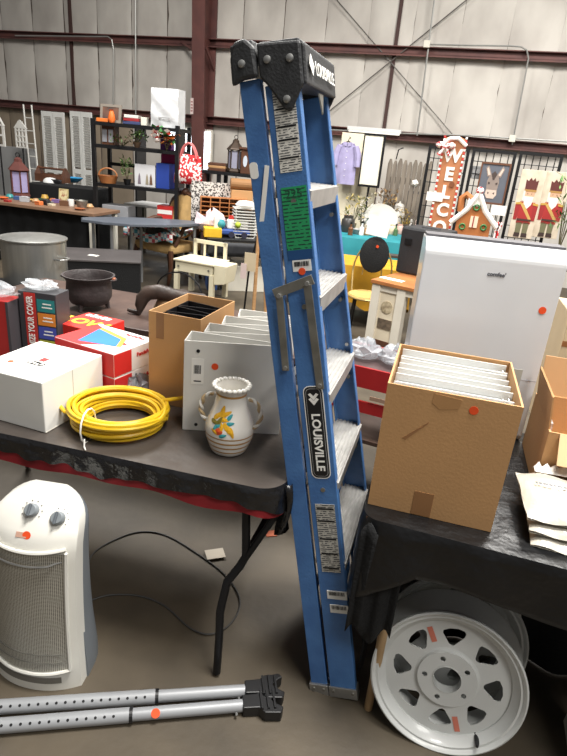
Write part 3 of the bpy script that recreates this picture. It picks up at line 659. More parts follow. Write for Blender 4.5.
crumple('film', 0, 0, 0, .085, .08, .17, wbag, mat('white_film', (228, 230, 232), .35, var=.06, bump=.4, bscale=30), seed=21)
# ---- flat packs in clear bags
PB = mat('poly_white', (192, 186, 172), .3, var=.06, scale=9, bump=.35, bscale=18)
for k, lab in enumerate(('bottom flat pack in a clear bag on the right table', 'middle flat pack in a clear bag on the right table', 'top flat pack in a clear bag with a printed line')):
    o = thing('bagged_pack', lab, 'pack', (.685 + .004 * k, 1.245 + .012 * k, ZR + .002 + .03 * k), R(-18 + 3 * k), 'flat bagged packs')
    def fn(a, c, k=k):
        e = min(1, 7 * min(a, 1 - a)) * min(1, 7 * min(c, 1 - c)); return (a * .34 - .01 * k, c * .25, .004 + .022 * e ** .5 + .004 * math.sin(17 * a + 9 * c + k))
    b = MB(); b.sheet(fn, 22, 16); b.sheet(lambda a, c: (a * .34 - .01 * k, c * .25, .001), 2, 2); b.build('bag', PB, o, smooth=True)
    if k == 2:
        g = MB(); rq = random.Random(2); xx = .015
        while xx < .3: ww_ = rq.choice((.006, .009, .013)); g.b2(xx, xx + ww_, .145 + rq.uniform(0, .002), .155, .0335, .0345); xx += ww_ + .003
        g.build('printed_line', mat('print_grey', (96, 98, 104), .5), o)
        b = MB(); b.sheet(lambda a, c: (.03 + .28 * a, .24 + .03 * c, .022 + .02 * abs(math.sin(40 * a)) * c), 24, 2); b.build('torn_edge', PAPER, o)
# ---- wheels
def poly_fill(splines, depth):
    cu = bpy.data.curves.new('tmp', 'CURVE'); cu.dimensions = '2D'; cu.fill_mode = 'BOTH'; cu.extrude = depth
    for pts in splines:
        s_ = cu.splines.new('POLY'); s_.points.add(len(pts) - 1); s_.use_cyclic_u = True
        for p, q in zip(s_.points, pts): p.co = (q[0], q[1], 0, 1)
    t = bpy.data.objects.new('tmp', cu); C.objects.link(t); dg = bpy.context.evaluated_depsgraph_get(); me = bpy.data.meshes.new_from_object(t.evaluated_get(dg))
    bpy.data.objects.remove(t); bpy.data.curves.remove(cu); return me
circ = lambda r, n=40, cx=0, cy=0: [(cx + r * math.cos(2 * math.pi * i / n), cy + r * math.sin(2 * math.pi * i / n)) for i in range(n)]
WW = mat('wheel_white', (206, 208, 206), .35, var=.04, coat=.2)
def wheel(lab, c, n, spin, RR=.226):
    n = Vector(n).normalized(); x = Vector((0, 0, 1)).cross(n).normalized(); y = n.cross(x)
    M = Matrix((x, y, n)).transposed().to_4x4() @ Matrix.Rotation(spin, 4, 'Z'); M.translation = Vector(c)
    o = thing('trailer_wheel', lab, 'wheel', mw=M, group='spare white wheels')
    s = RR / .226
    pr = [(.226, -.004), (.226, .004), (.221, .007), (.214, .002), (.209, -.008), (.204, -.018), (.190, -.026), (.188, -.05), (.176, -.06), (.176, -.105), (.200, -.118), (.214, -.130), (.222, -.136), (.226, -.14), (.226, -.146), (.214, -.143), (.196, -.126), (.170, -.11), (.170, -.058), (.184, -.046), (.185, -.026), (.20, -.012), (.205, -.002), (.226, -.004)]
    MB().lathe([(r * s, z * s) for r, z in pr], 64, cap=False).build('rim', WW, o, smooth=True)
    hol = []
    for k in range(8):
        a = 2 * math.pi * k / 8 + .2
        loc = [(.158, -.032), (.162, -.012), (.158, .012), (.148, .030), (.138, .030), (.108, .008), (.105, 0), (.108, -.008), (.14, -.034), (.15, -.036)]
        hol.append([(s * (px * math.cos(a) - py * math.sin(a)), s * (px * math.sin(a) + py * math.cos(a))) for px, py in loc])
    me = poly_fill([circ(.186 * s, 64), circ(.085 * s)] + hol, .0018)
    for v in me.vertices: v.co.z += s * -.034
    me.materials.append(WW); d = bpy.data.objects.new('disc_face', me); C.objects.link(d); d.parent = o
    lug = [circ(.008 * s, 12, .066 * s * math.cos(R(72 * k + 20)), .066 * s * math.sin(R(72 * k + 20))) for k in range(5)]
    me = poly_fill([circ(.087 * s), circ(.041 * s)] + lug, .0018)
    for v in me.vertices: v.co.z += s * -.022
    me.materials.append(WW); d2 = bpy.data.objects.new('hub', me); C.objects.link(d2); d2.parent = o
    MB().lathe([(.098 * s, -.033 * s), (.090 * s, -.030 * s), (.086 * s, -.0205 * s)], 48, cap=False).build('hub_step', WW, d2, smooth=True)
    MB().lathe([(.043 * s, -.052 * s), (.043 * s, -.018 * s), (.041 * s, -.018 * s), (.041 * s, -.052 * s)], 32, cap=False).build('hub_lip', WW, d2, smooth=True)
    MB().tube([(.19 * s, 0, -.035 * s), (.196 * s, 0, -.005 * s), (.194 * s, 0, .014 * s)], [.007, .007, .0045], 8).build('valve_stem', BLACKP, o)
    return o, s
wc = P(447, 684, .218)
w1, s1 = wheel('white steel wheel rim with eight openings leaning in front', wc, (-.26, -.92, .22), R(-53))
for (r_, a_d) in ((.14, 172), (.15, 344)):
    l_ = MB().b2(-.008, .008, -.024, .024, 0, .001).build('red_label', print_mat('wheel_print', (206, 120, 100), (120, 60, 50), 300, 200), w1)
    l_.matrix_local = Matrix.Rotation(R(a_d), 4, 'Z') @ Matrix.Translation((r_, 0, -.0315)) @ Matrix.Rotation(R(90), 4, 'Z')
w2, s2 = wheel('white wheel rim behind the front one, half hidden under the cloth', Vector(wc) + Vector((.06, .165, .004)), (-.22, -.94, .20), R(95), .226)
# white board at lower right corner
wbd = MB().prism([(0, 0), (.03, 0), (.06, .42), (.03, .42)], 0, .24, 'y').build('white_board', OFFWHITE, bevel=.003); q = P(556, 758, 0); wbd.location = (q.x + .01, q.y - .10, 0); wbd.rotation_euler.z = R(-16); tag(wbd, 'pale board standing on the floor at the lower right corner', 'board')

# ============================================================ heater
ht = thing('tower_heater', 'white and grey tower heater with two knobs under the left table', 'heater', (-.690, 1.40, 0), R(-6))
HW = mat('heater_white', (224, 222, 214), .4, var=.04); HG = mat('heater_grey', (120, 126, 132), .5, var=.06)
def hsec(z):
    """half width, front y (centre), front y at the sides, back y"""
    f = z / .68; hw = .146 - .010 * math.sin(math.pi * f)
    if z > .54: k = (z - .54) / .14; hw *= math.sqrt(max(.02, 1 - .88 * k ** 3.2))
    yf = -.125 + .045 * f; bow = .045 * (1 - .25 * f)
    if z > .56: yf += .085 * ((z - .56) / .12) ** 1.3
    return hw, yf, yf + bow, .05 - .02 * f
ZS = [0, .01, .05, .1, .2, .3, .4, .5, .54, .58, .60, .62, .635, .65, .66, .668, .675, .68]
def hfront(t, z, off=0): hw, yf, ys, yb = hsec(z); return (hw * t, yf + (ys - yf) * abs(t) ** 2.2 - off, z)
b = MB(); T_ = [-1 + 2 * i / 20 for i in range(21)]; n = len(T_) + 2
for z in ZS:
    hw, yf, ys, yb = hsec(z); b.v += [hfront(t, z) for t in T_] + [(hw, ys + .045, z), (-hw, ys + .045, z)]
b.f += [tuple(range(n)), tuple(range((len(ZS) - 1) * n, len(ZS) * n))] + [(i * n + j, i * n + (j + 1) % n, (i + 1) * n + (j + 1) % n, (i + 1) * n + j) for i in range(len(ZS) - 1) for j in range(n)]
b.build('front_shell', HW, ht, smooth=True)
b = MB(); A_ = [R(180 * i / 14) for i in range(15)]
for z in ZS[:-1]:
    hw, yf, ys, yb = hsec(z); k = hw * (.985 + .06 * math.exp(-((z - .05) / .12) ** 2)); y0 = ys + .035; b.v += [(k * math.copysign(abs(math.cos(a)) ** .6, math.cos(a)), y0 + (yb + .07 - y0) * math.sin(a) ** .7, z * .985) for a in A_]
n = len(A_); m_ = len(ZS) - 1
b.f += [tuple(range(n)), tuple(range((m_ - 1) * n, m_ * n))] + [(i * n + j, i * n + (j + 1) % n, (i + 1) * n + (j + 1) % n, (i + 1) * n + j) for i in range(m_ - 1) for j in range(n)]
b.build('rear_shell', HG, ht, smooth=True)
# perforated grille
def perf(name):
    m = bpy.data.materials.new(name); m.use_nodes = True; nt = m.node_tree; bs = nt.nodes['Principled BSDF']; N = nt.nodes.new
    tc = N('ShaderNodeTexCoord'); vo = N('ShaderNodeTexVoronoi'); vo.inputs['Scale'].default_value = 190; vo.inputs['Randomness'].default_value = .05
    mp = N('ShaderNodeMapping'); mp.inputs['Scale'].default_value = (1, .01, 1); nt.links.new(tc.outputs['Object'], mp.inputs[0]); nt.links.new(mp.outputs[0], vo.inputs[0])
    cr = N('ShaderNodeValToRGB'); cr.color_ramp.elements[0].position = .38; cr.color_ramp.elements[1].position = .5; cr.color_ramp.elements[0].color = L((96, 92, 84)); cr.color_ramp.elements[1].color = L((200, 197, 186))
    nt.links.new(vo.outputs['Distance'], cr.inputs[0]); nt.links.new(cr.outputs[0], bs.inputs['Base Color']); bs.inputs['Roughness'].default_value = .4; bs.inputs['Metallic'].default_value = .35; return m
gt = [-.80 + 1.60 * i / 20 for i in range(21)]
b = MB(); b.sheet(lambda a, c: hfront(-.86 + 1.66 * a, .085 + c * .455, .0035 - .012 * math.exp(-((a - .0) / .03) ** 2) * 0), 20, 10); gr = b.build('grille', perf('perforated_mesh'), ht, smooth=True)
MB().tube([hfront(-.9 + 1.74 * i / 14, .545 + .02 * abs(-.9 + 1.74 * i / 14) ** 2, .006) for i in range(15)], .006, 6).build('grille_trim', HW, ht, smooth=True)
MB().tube([hfront(-.9 + 1.74 * i / 14, .075 + .012 * abs(-.9 + 1.74 * i / 14) ** 2, .006) for i in range(15)], .006, 6).build('grille_trim', HW, ht, smooth=True)
MB().tube([hfront(.84, z, .006) for z in (.085, .2, .3, .4, .5, .545)], .006, 6).build('grille_trim', HW, ht, smooth=True)
MB().tube([hfront(-.86 + 1.62 * i / 14, .50 + .02 * (-.86 + 1.62 * i / 14) ** 2, .012 if i < 13 else .003) for i in range(15)], .003, 6).build('guard_wire', ALU, ht, smooth=True)
for z in (.12, .155): MB().tube([hfront(-.8 + 1.5 * i / 10, z, .005) for i in range(11)], .002, 6).build('guard_wire', STEEL, ht, smooth=True)
MB().sheet(lambda a, c: hfront(-.85 + 1.5 * a, .03 + .025 * c, .001), 14, 2).build('lower_vent', mat('vent_mesh', (120, 116, 108), .6), ht)
# sloping control face and knobs
for t, z in ((-.02, .648), (.62, .634)):
    p = Vector(hfront(t, z, .0)); k = MB().lathe([(.021, 0), (.020, .014), (.016, .018), (0, .018)], 20).build('knob', mat('knob_grey', (128, 134, 138), .4), ht, smooth=True)
    k.matrix_local = Matrix.Translation(p) @ Matrix.Rotation(R(48), 4, 'X'); MB().b2(-.004, .004, -.019, .019, .018, .026).build('knob_grip', mat('knob_dark', (92, 98, 104), .4), k, bevel=.002)
    for j in range(8):
        a = R(-30 + 34 * j); dd = MB().lathe([(.0018, 0), (.0018, .001)], 6).build('dial_mark', DARKM, k); dd.location = (.03 * math.cos(a), .03 * math.sin(a), .001)
p = Vector(hfront(-.1, .59, .0)); l_ = MB().b2(-.016, .016, -.008, .008, 0, .002).build('logo_badge', pmat(200, 160, 140), ht); l_.matrix_local = Matrix.Translation(p) @ Matrix.Rotation(R(60), 4, 'X')
disc(ht, .0125, Matrix.Translation(Vector(hfront(.02, .592, .002))) @ Matrix.Rotation(R(66), 4, 'X'))
ht.scale = (1, 1, .935)
# ============================================================ cargo bars on the floor
PG = mat('bar_grey', (152, 154, 157), .42, var=.05, metal=.1)
def bar(lab, a, b_, xj, zz, sticker=None):
    a = Vector(a); b_ = Vector(b_); d = (b_ - a); ln = d.length; ang = math.atan2(d.y, d.x)
    o = thing('cargo_bar', lab, 'bar', (a.x, a.y, 0), ang, 'telescopic bars on the floor'); z = zz
    xj = ln * xj
    MB().tube([(-.25, 0, z), (xj, 0, z)], .0215, 18).build('outer_tube', PG, o, smooth=True)
    MB().tube([(xj, 0, z), (ln - .01, 0, z)], .0185, 18).build('inner_tube', PG, o, smooth=True)
    MB().tube([(xj - .004, 0, z), (xj + .006, 0, z)], .0225, 18).build('collar', BLACKP, o)
    hm = MB().lathe([(.0042, 0), (.0042, .0012)], 8)
    k = 0; x = -.2; h0 = None
    while x < xj - .03:
        al = R(38); M = Matrix.Translation((x, -.0207 * math.sin(al), z + .0207 * math.cos(al))) @ Matrix.Rotation(al, 4, 'X')
        if h0 is None: h0 = hm.build('adjustment_hole', DARKM, o); hh = h0
        else: hh = h0.copy(); C.objects.link(hh)
        hh.parent = o; hh.matrix_local = M; x += .026
    ft = MB(); ft.prism([(ln - .03, -.024), (ln + .02, -.026), (ln + .035, -.045), (ln + .085, -.05), (ln + .095, -.03), (ln + .07, -.012), (ln + .06, 0), (ln + .07, .012), (ln + .095, .026), (ln + .085, .04), (ln + .035, .036), (ln + .02, .024), (ln - .03, .022)], max(.002, z - .02), z + .02, 'z')
    f_ = ft.build('end_foot', BLACKP, o, bevel=.003)
    for k in range(3): MB().b2(ln + .025 + .02 * k, ln + .031 + .02 * k, -.036, .03, z + .019, z + .028).build('tooth_ridge', BLACKP, f_)
    MB().tube([(ln - .05, -.02, z - .004), (ln - .05, -.028, z - .006)], .004, 8).build('pin', ALU, o)
    if sticker: disc(o, .0135, Matrix.Translation((ln * sticker, -.0186 * math.sin(R(42)), z + .0186 * math.cos(R(42)))) @ Matrix.Rotation(R(42), 4, 'X'))
    return o
bar('grey telescopic cargo bar with black foot, the rear of the pair', P(0, 706, .03), P(254, 689, .03), .60, .026)
bar('grey telescopic cargo bar with an orange dot, the front of the pair', P(0, 724, .03), P(252, 703, .03), .50, .0225, .60)
# floor cord, tag, painted light patch
CD = mat('cord_grey', (66, 64, 62), .6)
MB_ = lambda pts, r: MB().tube([P(x, y, .005) for x, y in pts], r, 7)
def smooth_px(p, k=6):
    out = []
    for i in range(len(p) - 1):
        p0, p1, p2, p3 = p[max(i - 1, 0)], p[i], p[i + 1], p[min(i + 2, len(p) - 1)]
        for j in range(k):
            t = j / k; out.append(tuple(.5 * (2 * p1[q] + (p2[q] - p0[q]) * t + (2 * p0[q] - 5 * p1[q] + 4 * p2[q] - p3[q]) * t * t + (3 * p1[q] - p0[q] - 3 * p2[q] + p3[q]) * t ** 3) for q in (0, 1)))
    return out + [p[-1]]
cd = MB_(smooth_px([(84, 575), (92, 555), (110, 542), (138, 532), (165, 535), (195, 552), (225, 575), (240, 600), (232, 622), (212, 634), (190, 628), (165, 606), (140, 596), (110, 595), (86, 602)]), .0035).build('power_cord', CD, smooth=True)
tag(cd, 'thin dark power cord looping across the floor under the left table', 'cord')
pt = MB().b2(-.04, .04, -.03, .03, 0, .002).build('painted_light_patch', pmat(186, 176, 160)); q = P(215, 556, 0); pt.location = (q.x, q.y, .011); pt.rotation_euler.z = R(20); tag(pt, 'small pale plate painted as a patch of light on the floor under the left table', 'paper')  # thin pale plate standing in for a patch of light on the floor
ot = MB().b2(-.025, .025, -.02, .02, 0, .004).build('orange_tag', mat('tag_orange', (176, 92, 60), .6)); q = P(271, 534, 0); ot.location = (q.x, q.y, 0); ot.rotation_euler.z = R(15); tag(ot, 'small orange tag on the floor by the rear table leg', 'tag')

# ============================================================ background: generic builders
def table(name, lab, loc, rz, w, d, h, topm, legm, cat='table', t=.03, legr=.018, skirt=None, group=None):
    o = thing(name, lab, cat, loc, rz, group)
    MB().b2(0, w, 0, d, h - t, h).build('tabletop', topm, o, bevel=.003)
    for x in (.05, w - .05):
        for y in (.05, d - .05): MB().b2(x - legr, x + legr, y - legr, y + legr, 0, h - t).build('leg', legm, o)
    return o
def cloth_over(name, lab, loc, rz, w, d, h, drop, m, seed=0, amp=.012, freq=22):
    o = drape(outline(-.008, w + .008, -.008, d + .008, .04, dens=.05), h + .004, lambda x, y: drop, amp=amp, freq=freq, rings=4, seed=seed).build(name, m, smooth=True)
    o.location = loc; o.rotation_euler.z = rz; return tag(o, lab, 'tablecloth')
def bxo(name, lab, cat, loc, rz, w, d, h, m, group=None, bevel=.004):
    o = thing(name, lab, cat, loc, rz, group); MB().b2(-w / 2, w / 2, 0, d, 0, h).build('body', m, o, bevel=min(bevel, w / 8, h / 8, d / 8)); return o
def lathe_obj(name, lab, cat, loc, prof, m, group=None, n=20, part='body'):
    o = thing(name, lab, cat, loc, 0, group); MB().lathe(prof, n).build(part, m, o, smooth=True); return o
def bouquet(name, lab, cat, loc, w, h, cols, n=60, pot=None, seed=0, leafw=.012, leafl=.06, group=None):
    rnd = random.Random(seed); o = thing(name, lab, cat, loc, 0, group); z0 = 0
    if pot: MB().lathe([(.6 * pot[0], 0), (pot[0], pot[1]), (pot[0] * .85, pot[1])], 16).build('pot', pot[2], o, smooth=True); z0 = pot[1] * .8
    sm = MB()
    for k in range(7):
        a = rnd.uniform(0, 6.28); sm.tube([(0, 0, z0), (w * .25 * math.cos(a), w * .25 * math.sin(a), z0 + (h - z0) * .6)], .004, 5)
    sm.build('stems', pmat(90, 84, 50), o)
    for ci, c in enumerate(cols):
        b = MB()
        for k in range(n // len(cols)):
            a = rnd.uniform(0, 6.28); rr_ = w * .5 * rnd.random() ** .5; z = z0 + (h - z0) * rnd.uniform(.25, 1); p = (rr_ * math.cos(a), rr_ * math.sin(a), z)
            b.leaf(p, (rnd.uniform(-1, 1), rnd.uniform(-1, 1), rnd.uniform(-.3, 1)), leafl * rnd.uniform(.7, 1.3), leafw * rnd.uniform(.7, 1.5))
        lf_ = b.build('foliage' if ci == 0 else 'blossom', pmat(*c, rough=.7), o); lf_['kind'] = 'stuff'
    return o
def frame_pic(name, lab, loc, rz, w, h, fm, pm, cat='picture', fw=.02, tilt=8, d=.02, group=None, parts=True):
    o = thing(name, lab, cat, loc, 0, group); o.rotation_euler = (R(-tilt), 0, rz)
    MB().b2(-w / 2 + fw * .5, w / 2 - fw * .5, .004, d, fw * .5, h - fw * .5).build('picture_panel', pm, o)
    if fw:
        for (x0, x1, z0, z1) in ((-w / 2, w / 2, 0, fw), (-w / 2, w / 2, h - fw, h), (-w / 2, -w / 2 + fw, fw, h - fw), (w / 2 - fw, w / 2, fw, h - fw)):
            MB().b2(x0, x1, 0, d + .004, z0, z1).build('frame_bar', fm, o)
    return o

# ---- second table (brown) behind the near left table: pot, collar
T2 = (-1.75, 2.99, 0); T2Y = R(-15)
BRT = mat('brown_top', (92, 74, 66), .4, col2=(66, 52, 48), scale=6, bump=.1, bscale=20)
def on2(px, py): return P(px, py, .74)
table('brown_table', 'worn brown table carrying the cast-iron pot behind the cartons', T2, T2Y, 1.9, .62, .74, BRT, GM)
b = MB(); b.sheet(lambda a, c: (1.9 * a, -.012 + .012 * math.sin(50 * a), .70 - .69 * c), 60, 3); sk2 = b.build('added_dark_skirt', BLACKF, smooth=True, solid=.003); sk2.location = T2; sk2.rotation_euler.z = T2Y; tag(sk2, 'black cloth skirt added in front of the worn brown table to darken the floor', 'cloth')  # skirt added to keep the floor under the near left table dark
# cast iron pot with three feet
q = on2(90, 308); IRON = mat('cast_iron', (62, 54, 54), .6, var=.2, scale=14, bump=.2, bscale=50)
po = thing('iron_pot', 'dark cast-iron pot on three stubby feet on the brown table', 'pot', q)
MB().lathe([(0, .022), (.06, .022), (.098, .035), (.118, .07), (.120, .105), (.116, .15), (.122, .165), (.136, .178), (.138, .186), (.128, .186), (.112, .16), (.114, .1), (.09, .045), (0, .035)], 36).build('bowl', IRON, po, smooth=True)
for k in range(3):
    a = R(-100 + 120 * k); MB().tube([(.085 * math.cos(a), .085 * math.sin(a), .04), (.098 * math.cos(a), .098 * math.sin(a), 0.0)], [.018, .009], 8).build('foot', IRON, po)
for sg in (-1, 1): MB().tube([(sg * (.125 + .022 * math.sin(R(t))), .03 * math.cos(R(t)), .17) for t in range(0, 181, 30)], .005, 6).build('ear', IRON, po)
MB().b2(.132, .146, -.02, .0, .172, .182).build('chip', pmat(190, 120, 90), po)
# horse collar with bail
q = on2(168, 322); q.y += .06
hc = thing('horse_collar', 'old dark leather horse collar with a wire hoop behind the tall brown box', 'collar', q, R(-12))
LEA = mat('old_leather', (70, 56, 48), .5, col2=(46, 38, 34), scale=8, bump=.25, bscale=25); HID = mat('hide', (146, 118, 86), .7, var=.15)
MB().tube([(-.24, -.02, .02), (-.175, -.02, .012), (-.168, -.02, .05), (-.16, -.01, .09), (-.13, 0, .125), (-.07, .01, .138), (.0, .02, .128), (.07, .03, .12), (.16, .04, .12), (.22, .05, .06), (.23, .05, .02)], [.010, .016, .028, .036, .040, .040, .036, .036, .036, .032, .016], 12).build('collar_roll', LEA, hc, smooth=True)
b = MB(); b.lathe([(0, 0), (.12, 0), (.15, .04), (.13, .09), (.05, .115), (0, .12)], 20, (.05, .06, 0), 1.15, .7); b.build('pad', HID, hc, smooth=True)
MB().lathe([(.04, .118), (.05, .13), (.035, .15), (.0, .155)], 14, (.04, .05, 0)).build('top_cap', LEA, hc, smooth=True)
MB().tube([(-.135 * math.cos(R(t)) + .02, .06, .12 + .125 * math.sin(R(t))) for t in range(0, 181, 15)], .0045, 6).build('wire_hoop', DARKM, hc, smooth=True)
# ---- dark crate table and aluminium stock pot, green tub
q = P(46, 258, .46); q2 = P(140, 262, .46)
bc_ = thing('black_crate', 'low black draped crate with grey top below the half-round table', 'crate', (q.x, q.y, 0), math.atan2(q2.y - q.y, q2.x - q.x))
ln = (q2 - q).length
MB().b2(0, ln, 0, .62, 0, .44).build('body', BLACKF, bc_); MB().b2(-.01, ln + .01, -.01, .63, .44, .46).build('lid', mat('crate_top', (84, 80, 80), .4, var=.1), bc_, bevel=.004)
pp = bxo('paper_scrap', 'small white paper scrap on the black crate top', 'paper', P(92, 256, .461), R(-10), .10, .06, .003, PAPER)
PT = table('pot_stand', 'low dark stand under the aluminium stock pot', (P(30, 300, .46).x - .62, P(30, 300, .46).y - .02, 0), R(-12), .9, .6, .46, BLACKP, GM)
q = P(30, 290, .462); SP = mat('stock_pot_aluminium', (186, 186, 182), .32, metal=.75, var=.1, scale=3, stretch=(8, 8, .4))
k_ = (q - O).dot(FW) / F_PX; rp_ = 31 * k_
sp_ = thing('stock_pot', 'large shiny aluminium stock pot with riveted side handle', 'pot', (q.x - .03, q.y + rp_ * .8, .462))
hP = PY(30, 238, q.y + rp_ * .8).z - .462
MB().lathe([(0, 0), (rp_ * .97, 0), (rp_, .02), (rp_, hP - .01), (rp_ * 1.05, hP), (rp_ * 1.05, hP + .008), (rp_ * .98, hP + .004), (rp_ * .97, .02), (0, .015)], 44).build('body', SP, sp_, smooth=True)
MB().lathe([(rp_ * .99, hP + .002), (rp_ * .9, hP + .012), (rp_ * .3, hP + .022), (0, hP + .024)], 40).build('lid', SP, sp_, smooth=True)
for a0 in (-18, 162): MB().tube([(rp_ * 1.02 * math.cos(R(a0 + da)) + ex * math.cos(R(a0)), rp_ * 1.02 * math.sin(R(a0 + da)) + ex * math.sin(R(a0)), hP * .66) for da, ex in ((-13, 0), (-12, .05), (0, .065), (12, .05), (13, 0))], .007, 6).build('handle', ALU, sp_, smooth=True)
gb, gw, gh = spanz(62, 233, 84, 262, .0)
gt_ = bxo('green_tub', 'olive green storage tub behind the stock pot', 'tub', P(72, 262, .0), R(-15), .34, .3, .38, pmat(62, 84, 58)); MB().b2(-.2, .2, -.03, .33, .36, .39).build('lid', pmat(78, 104, 70), gt_, bevel=.006)
ob = bxo('orange_tray', 'orange plastic tray at the left frame edge behind the stock pot', 'tray', P(-4, 252, .0), R(-15), .45, .3, .34, pmat(40, 38, 40)); MB().b2(-.24, .24, -.02, .32, .34, .38).build('rim', pmat(226, 100, 50), ob)
# ---- half-round grey table
qa = P(81, 219, .74); qb = P(202, 223, .74); ctr = (qa + qb) / 2; ang = math.atan2(qb.y - qa.y, qb.x - qa.x); rad = (qb - qa).length / 2
hr = thing('half_round_table', 'half-round grey folding table on thin metal legs', 'table', (ctr.x, ctr.y, 0), ang)
poly = [(rad, 0), (rad * .96, .06)] + [(rad * math.cos(R(t)), .08 + rad * .30 * math.sin(R(t))) for t in range(10, 171, 10)] + [(-rad * .96, .06), (-rad, 0), (-rad * .7, -.16), (-rad * .3, -.26), (rad * .3, -.24), (rad * .75, -.12)]
MB().prism(poly, .71, .74, 'z').build('tabletop', mat('grey_top', (92, 98, 108), .4, var=.06), hr, bevel=.004)
for x, y in ((-.55 * rad, -.10), (.0, .18), (-.80 * rad, .10), (.88 * rad, .02), (-.2 * rad, .05)): MB().tube([(x, y, 0), (x, y, .71)], .018, 8).build('leg', mat('leg_grey', (150, 152, 154), .4, metal=.5), hr, smooth=True)
# ---- cream child's desk
q = P(205, 300, 0)
dk = thing('child_desk', "cream-painted child's desk with rail back and side bin", 'desk', (q.x - .16, q.y, 0), R(-20)); CRM = mat('cream_paint', (226, 218, 190), .5, var=.05)
MB().b2(-.22, .28, -.02, .36, .40, .42).build('top', CRM, dk, bevel=.004); MB().b2(-.2, .26, -.005, .34, .29, .40).build('apron', CRM, dk)
for x in (-.19, .25):
    for y in (.0, .32): MB().b2(x - .025, x + .025, y - .01, y + .04, 0, .30).build('leg', CRM, dk)
for x in (-.16, .22): MB().b2(x - .018, x + .018, .345, .37, .40, .60).build('back_post', CRM, dk)
MB().b2(-.18, .24, .345, .37, .56, .60).build('back_rail', CRM, dk)
for x in (-.04, .10): MB().b2(x - .012, x + .012, .35, .365, .42, .56).build('back_slat', CRM, dk)
MB().prism([(.27, .42), (.43, .42), (.40, .22), (.28, .20)], .0, .26, 'y').build('side_bin', CRM, dk, bevel=.006)
for x in (-.16, .215): MB().tube([(x, -.012, .345), (x, -.004, .345)], .012, 8).build('bolt_cap', STEEL, dk)
# ---- carved armchair and plaid blanket
q = P(160, 288, 0)
ac = thing('carved_armchair', 'carved dark wood armchair with tan upholstery behind the half-round table', 'chair', (q.x - .03, q.y + .55, 0), R(-30)); UPH = mat('tan_upholstery', (196, 160, 104), .75, var=.12, scale=14); DKW = mat('dark_carved_wood', (86, 54, 36), .45, var=.15)
MB().b2(-.30, .30, -.28, .28, .36, .46).build('seat', UPH, ac, bevel=.03)
MB().lathe([(0, 0), (.20, 0), (.24, .03), (.22, .06), (0, .07)], 20).build('backrest', UPH, ac, smooth=True).matrix_local = Matrix.Translation((0, .30, .74)) @ Matrix.Rotation(R(80), 4, 'X') @ Matrix.Diagonal((1.05, 1.15, 1, 1))
MB().tube([(.26 * math.cos(R(t)), .31, .74 + .28 * math.sin(R(t))) for t in range(-60, 241, 20)], .03, 8).build('back_frame', DKW, ac, smooth=True)
MB().sph((0, .31, 1.03), .05, 8).build('crest', DKW, ac, smooth=True)
for sx in (-1, 1):
    MB().tube([(sx * .27, -.25, .40), (sx * .30, -.28, .22), (sx * .27, -.29, 0)], [.035, .025, .02], 8).build('front_leg', DKW, ac, smooth=True); MB().tube([(sx * .25, .27, .40), (sx * .26, .32, 0)], [.03, .02], 8).build('rear_leg', DKW, ac, smooth=True)
    MB().tube([(sx * .24, .28, .68), (sx * .32, .1, .70), (sx * .33, -.1, .66), (sx * .29, -.2, .46)], .025, 8).build('arm', DKW, ac, smooth=True)
def plaid(name):
    m = bpy.data.materials.new(name); m.use_nodes = True; nt = m.node_tree; bs = nt.nodes['Principled BSDF']; N = nt.nodes.new; tc = N('ShaderNodeTexCoord')
    ck = N('ShaderNodeTexChecker'); ck.inputs['Scale'].default_value = 11; ck.inputs['Color1'].default_value = L((200, 80, 90)); ck.inputs['Color2'].default_value = L((90, 170, 190)); nt.links.new(tc.outputs['Object'], ck.inputs[0])
    c2 = N('ShaderNodeTexChecker'); c2.inputs['Scale'].default_value = 23; c2.inputs['Color1'].default_value = (1, 1, 1, 1); nt.links.new(tc.outputs['Object'], c2.inputs[0]); c2.inputs['Color2'].default_value = L((235, 235, 235))
    mx = N('ShaderNodeMix'); mx.data_type = 'RGBA'; nt.links.new(c2.outputs['Fac'], mx.inputs[0]); nt.links.new(ck.outputs[0], mx.inputs[6]); mx.inputs[7].default_value = L((232, 232, 230)); nt.links.new(mx.outputs[2], bs.inputs['Base Color']); bs.inputs['Roughness'].default_value = .9; return m
b = MB(); b.sheet(lambda a, c: (-.34 + .68 * a, -.33 + .5 * c, .60 + .10 * math.sin(math.pi * a) * (.5 + .5 * math.sin(3 * c + 1)) + .03 * math.sin(9 * a + 5 * c)), 16, 10); b.sheet(lambda a, c: (-.34 + .68 * a, -.33 - .02 * math.sin(8 * a), .60 + .03 * math.sin(9 * a) - .10 * c), 16, 4)
bl = b.build('plaid_blanket', plaid('plaid'), smooth=True, solid=.02); bl.location = ac.location + Vector((-.05, -.02, .0)); bl.rotation_euler.z = R(-20); tag(bl, 'folded plaid blanket in pink, teal and white heaped on the carved armchair', 'blanket')
b = MB(); b.sph((0, 0, .07), .22, 14, .5, .06); cl = b.build('dark_clothes_heap', mat('camo_cloth', (84, 88, 78), .9, col2=(44, 44, 46), scale=14), smooth=True); cl.location = ac.location + Vector((-.05, -.05, .51)); tag(cl, 'dark patterned clothes heaped on the armchair seat under the plaid blanket', 'clothes')

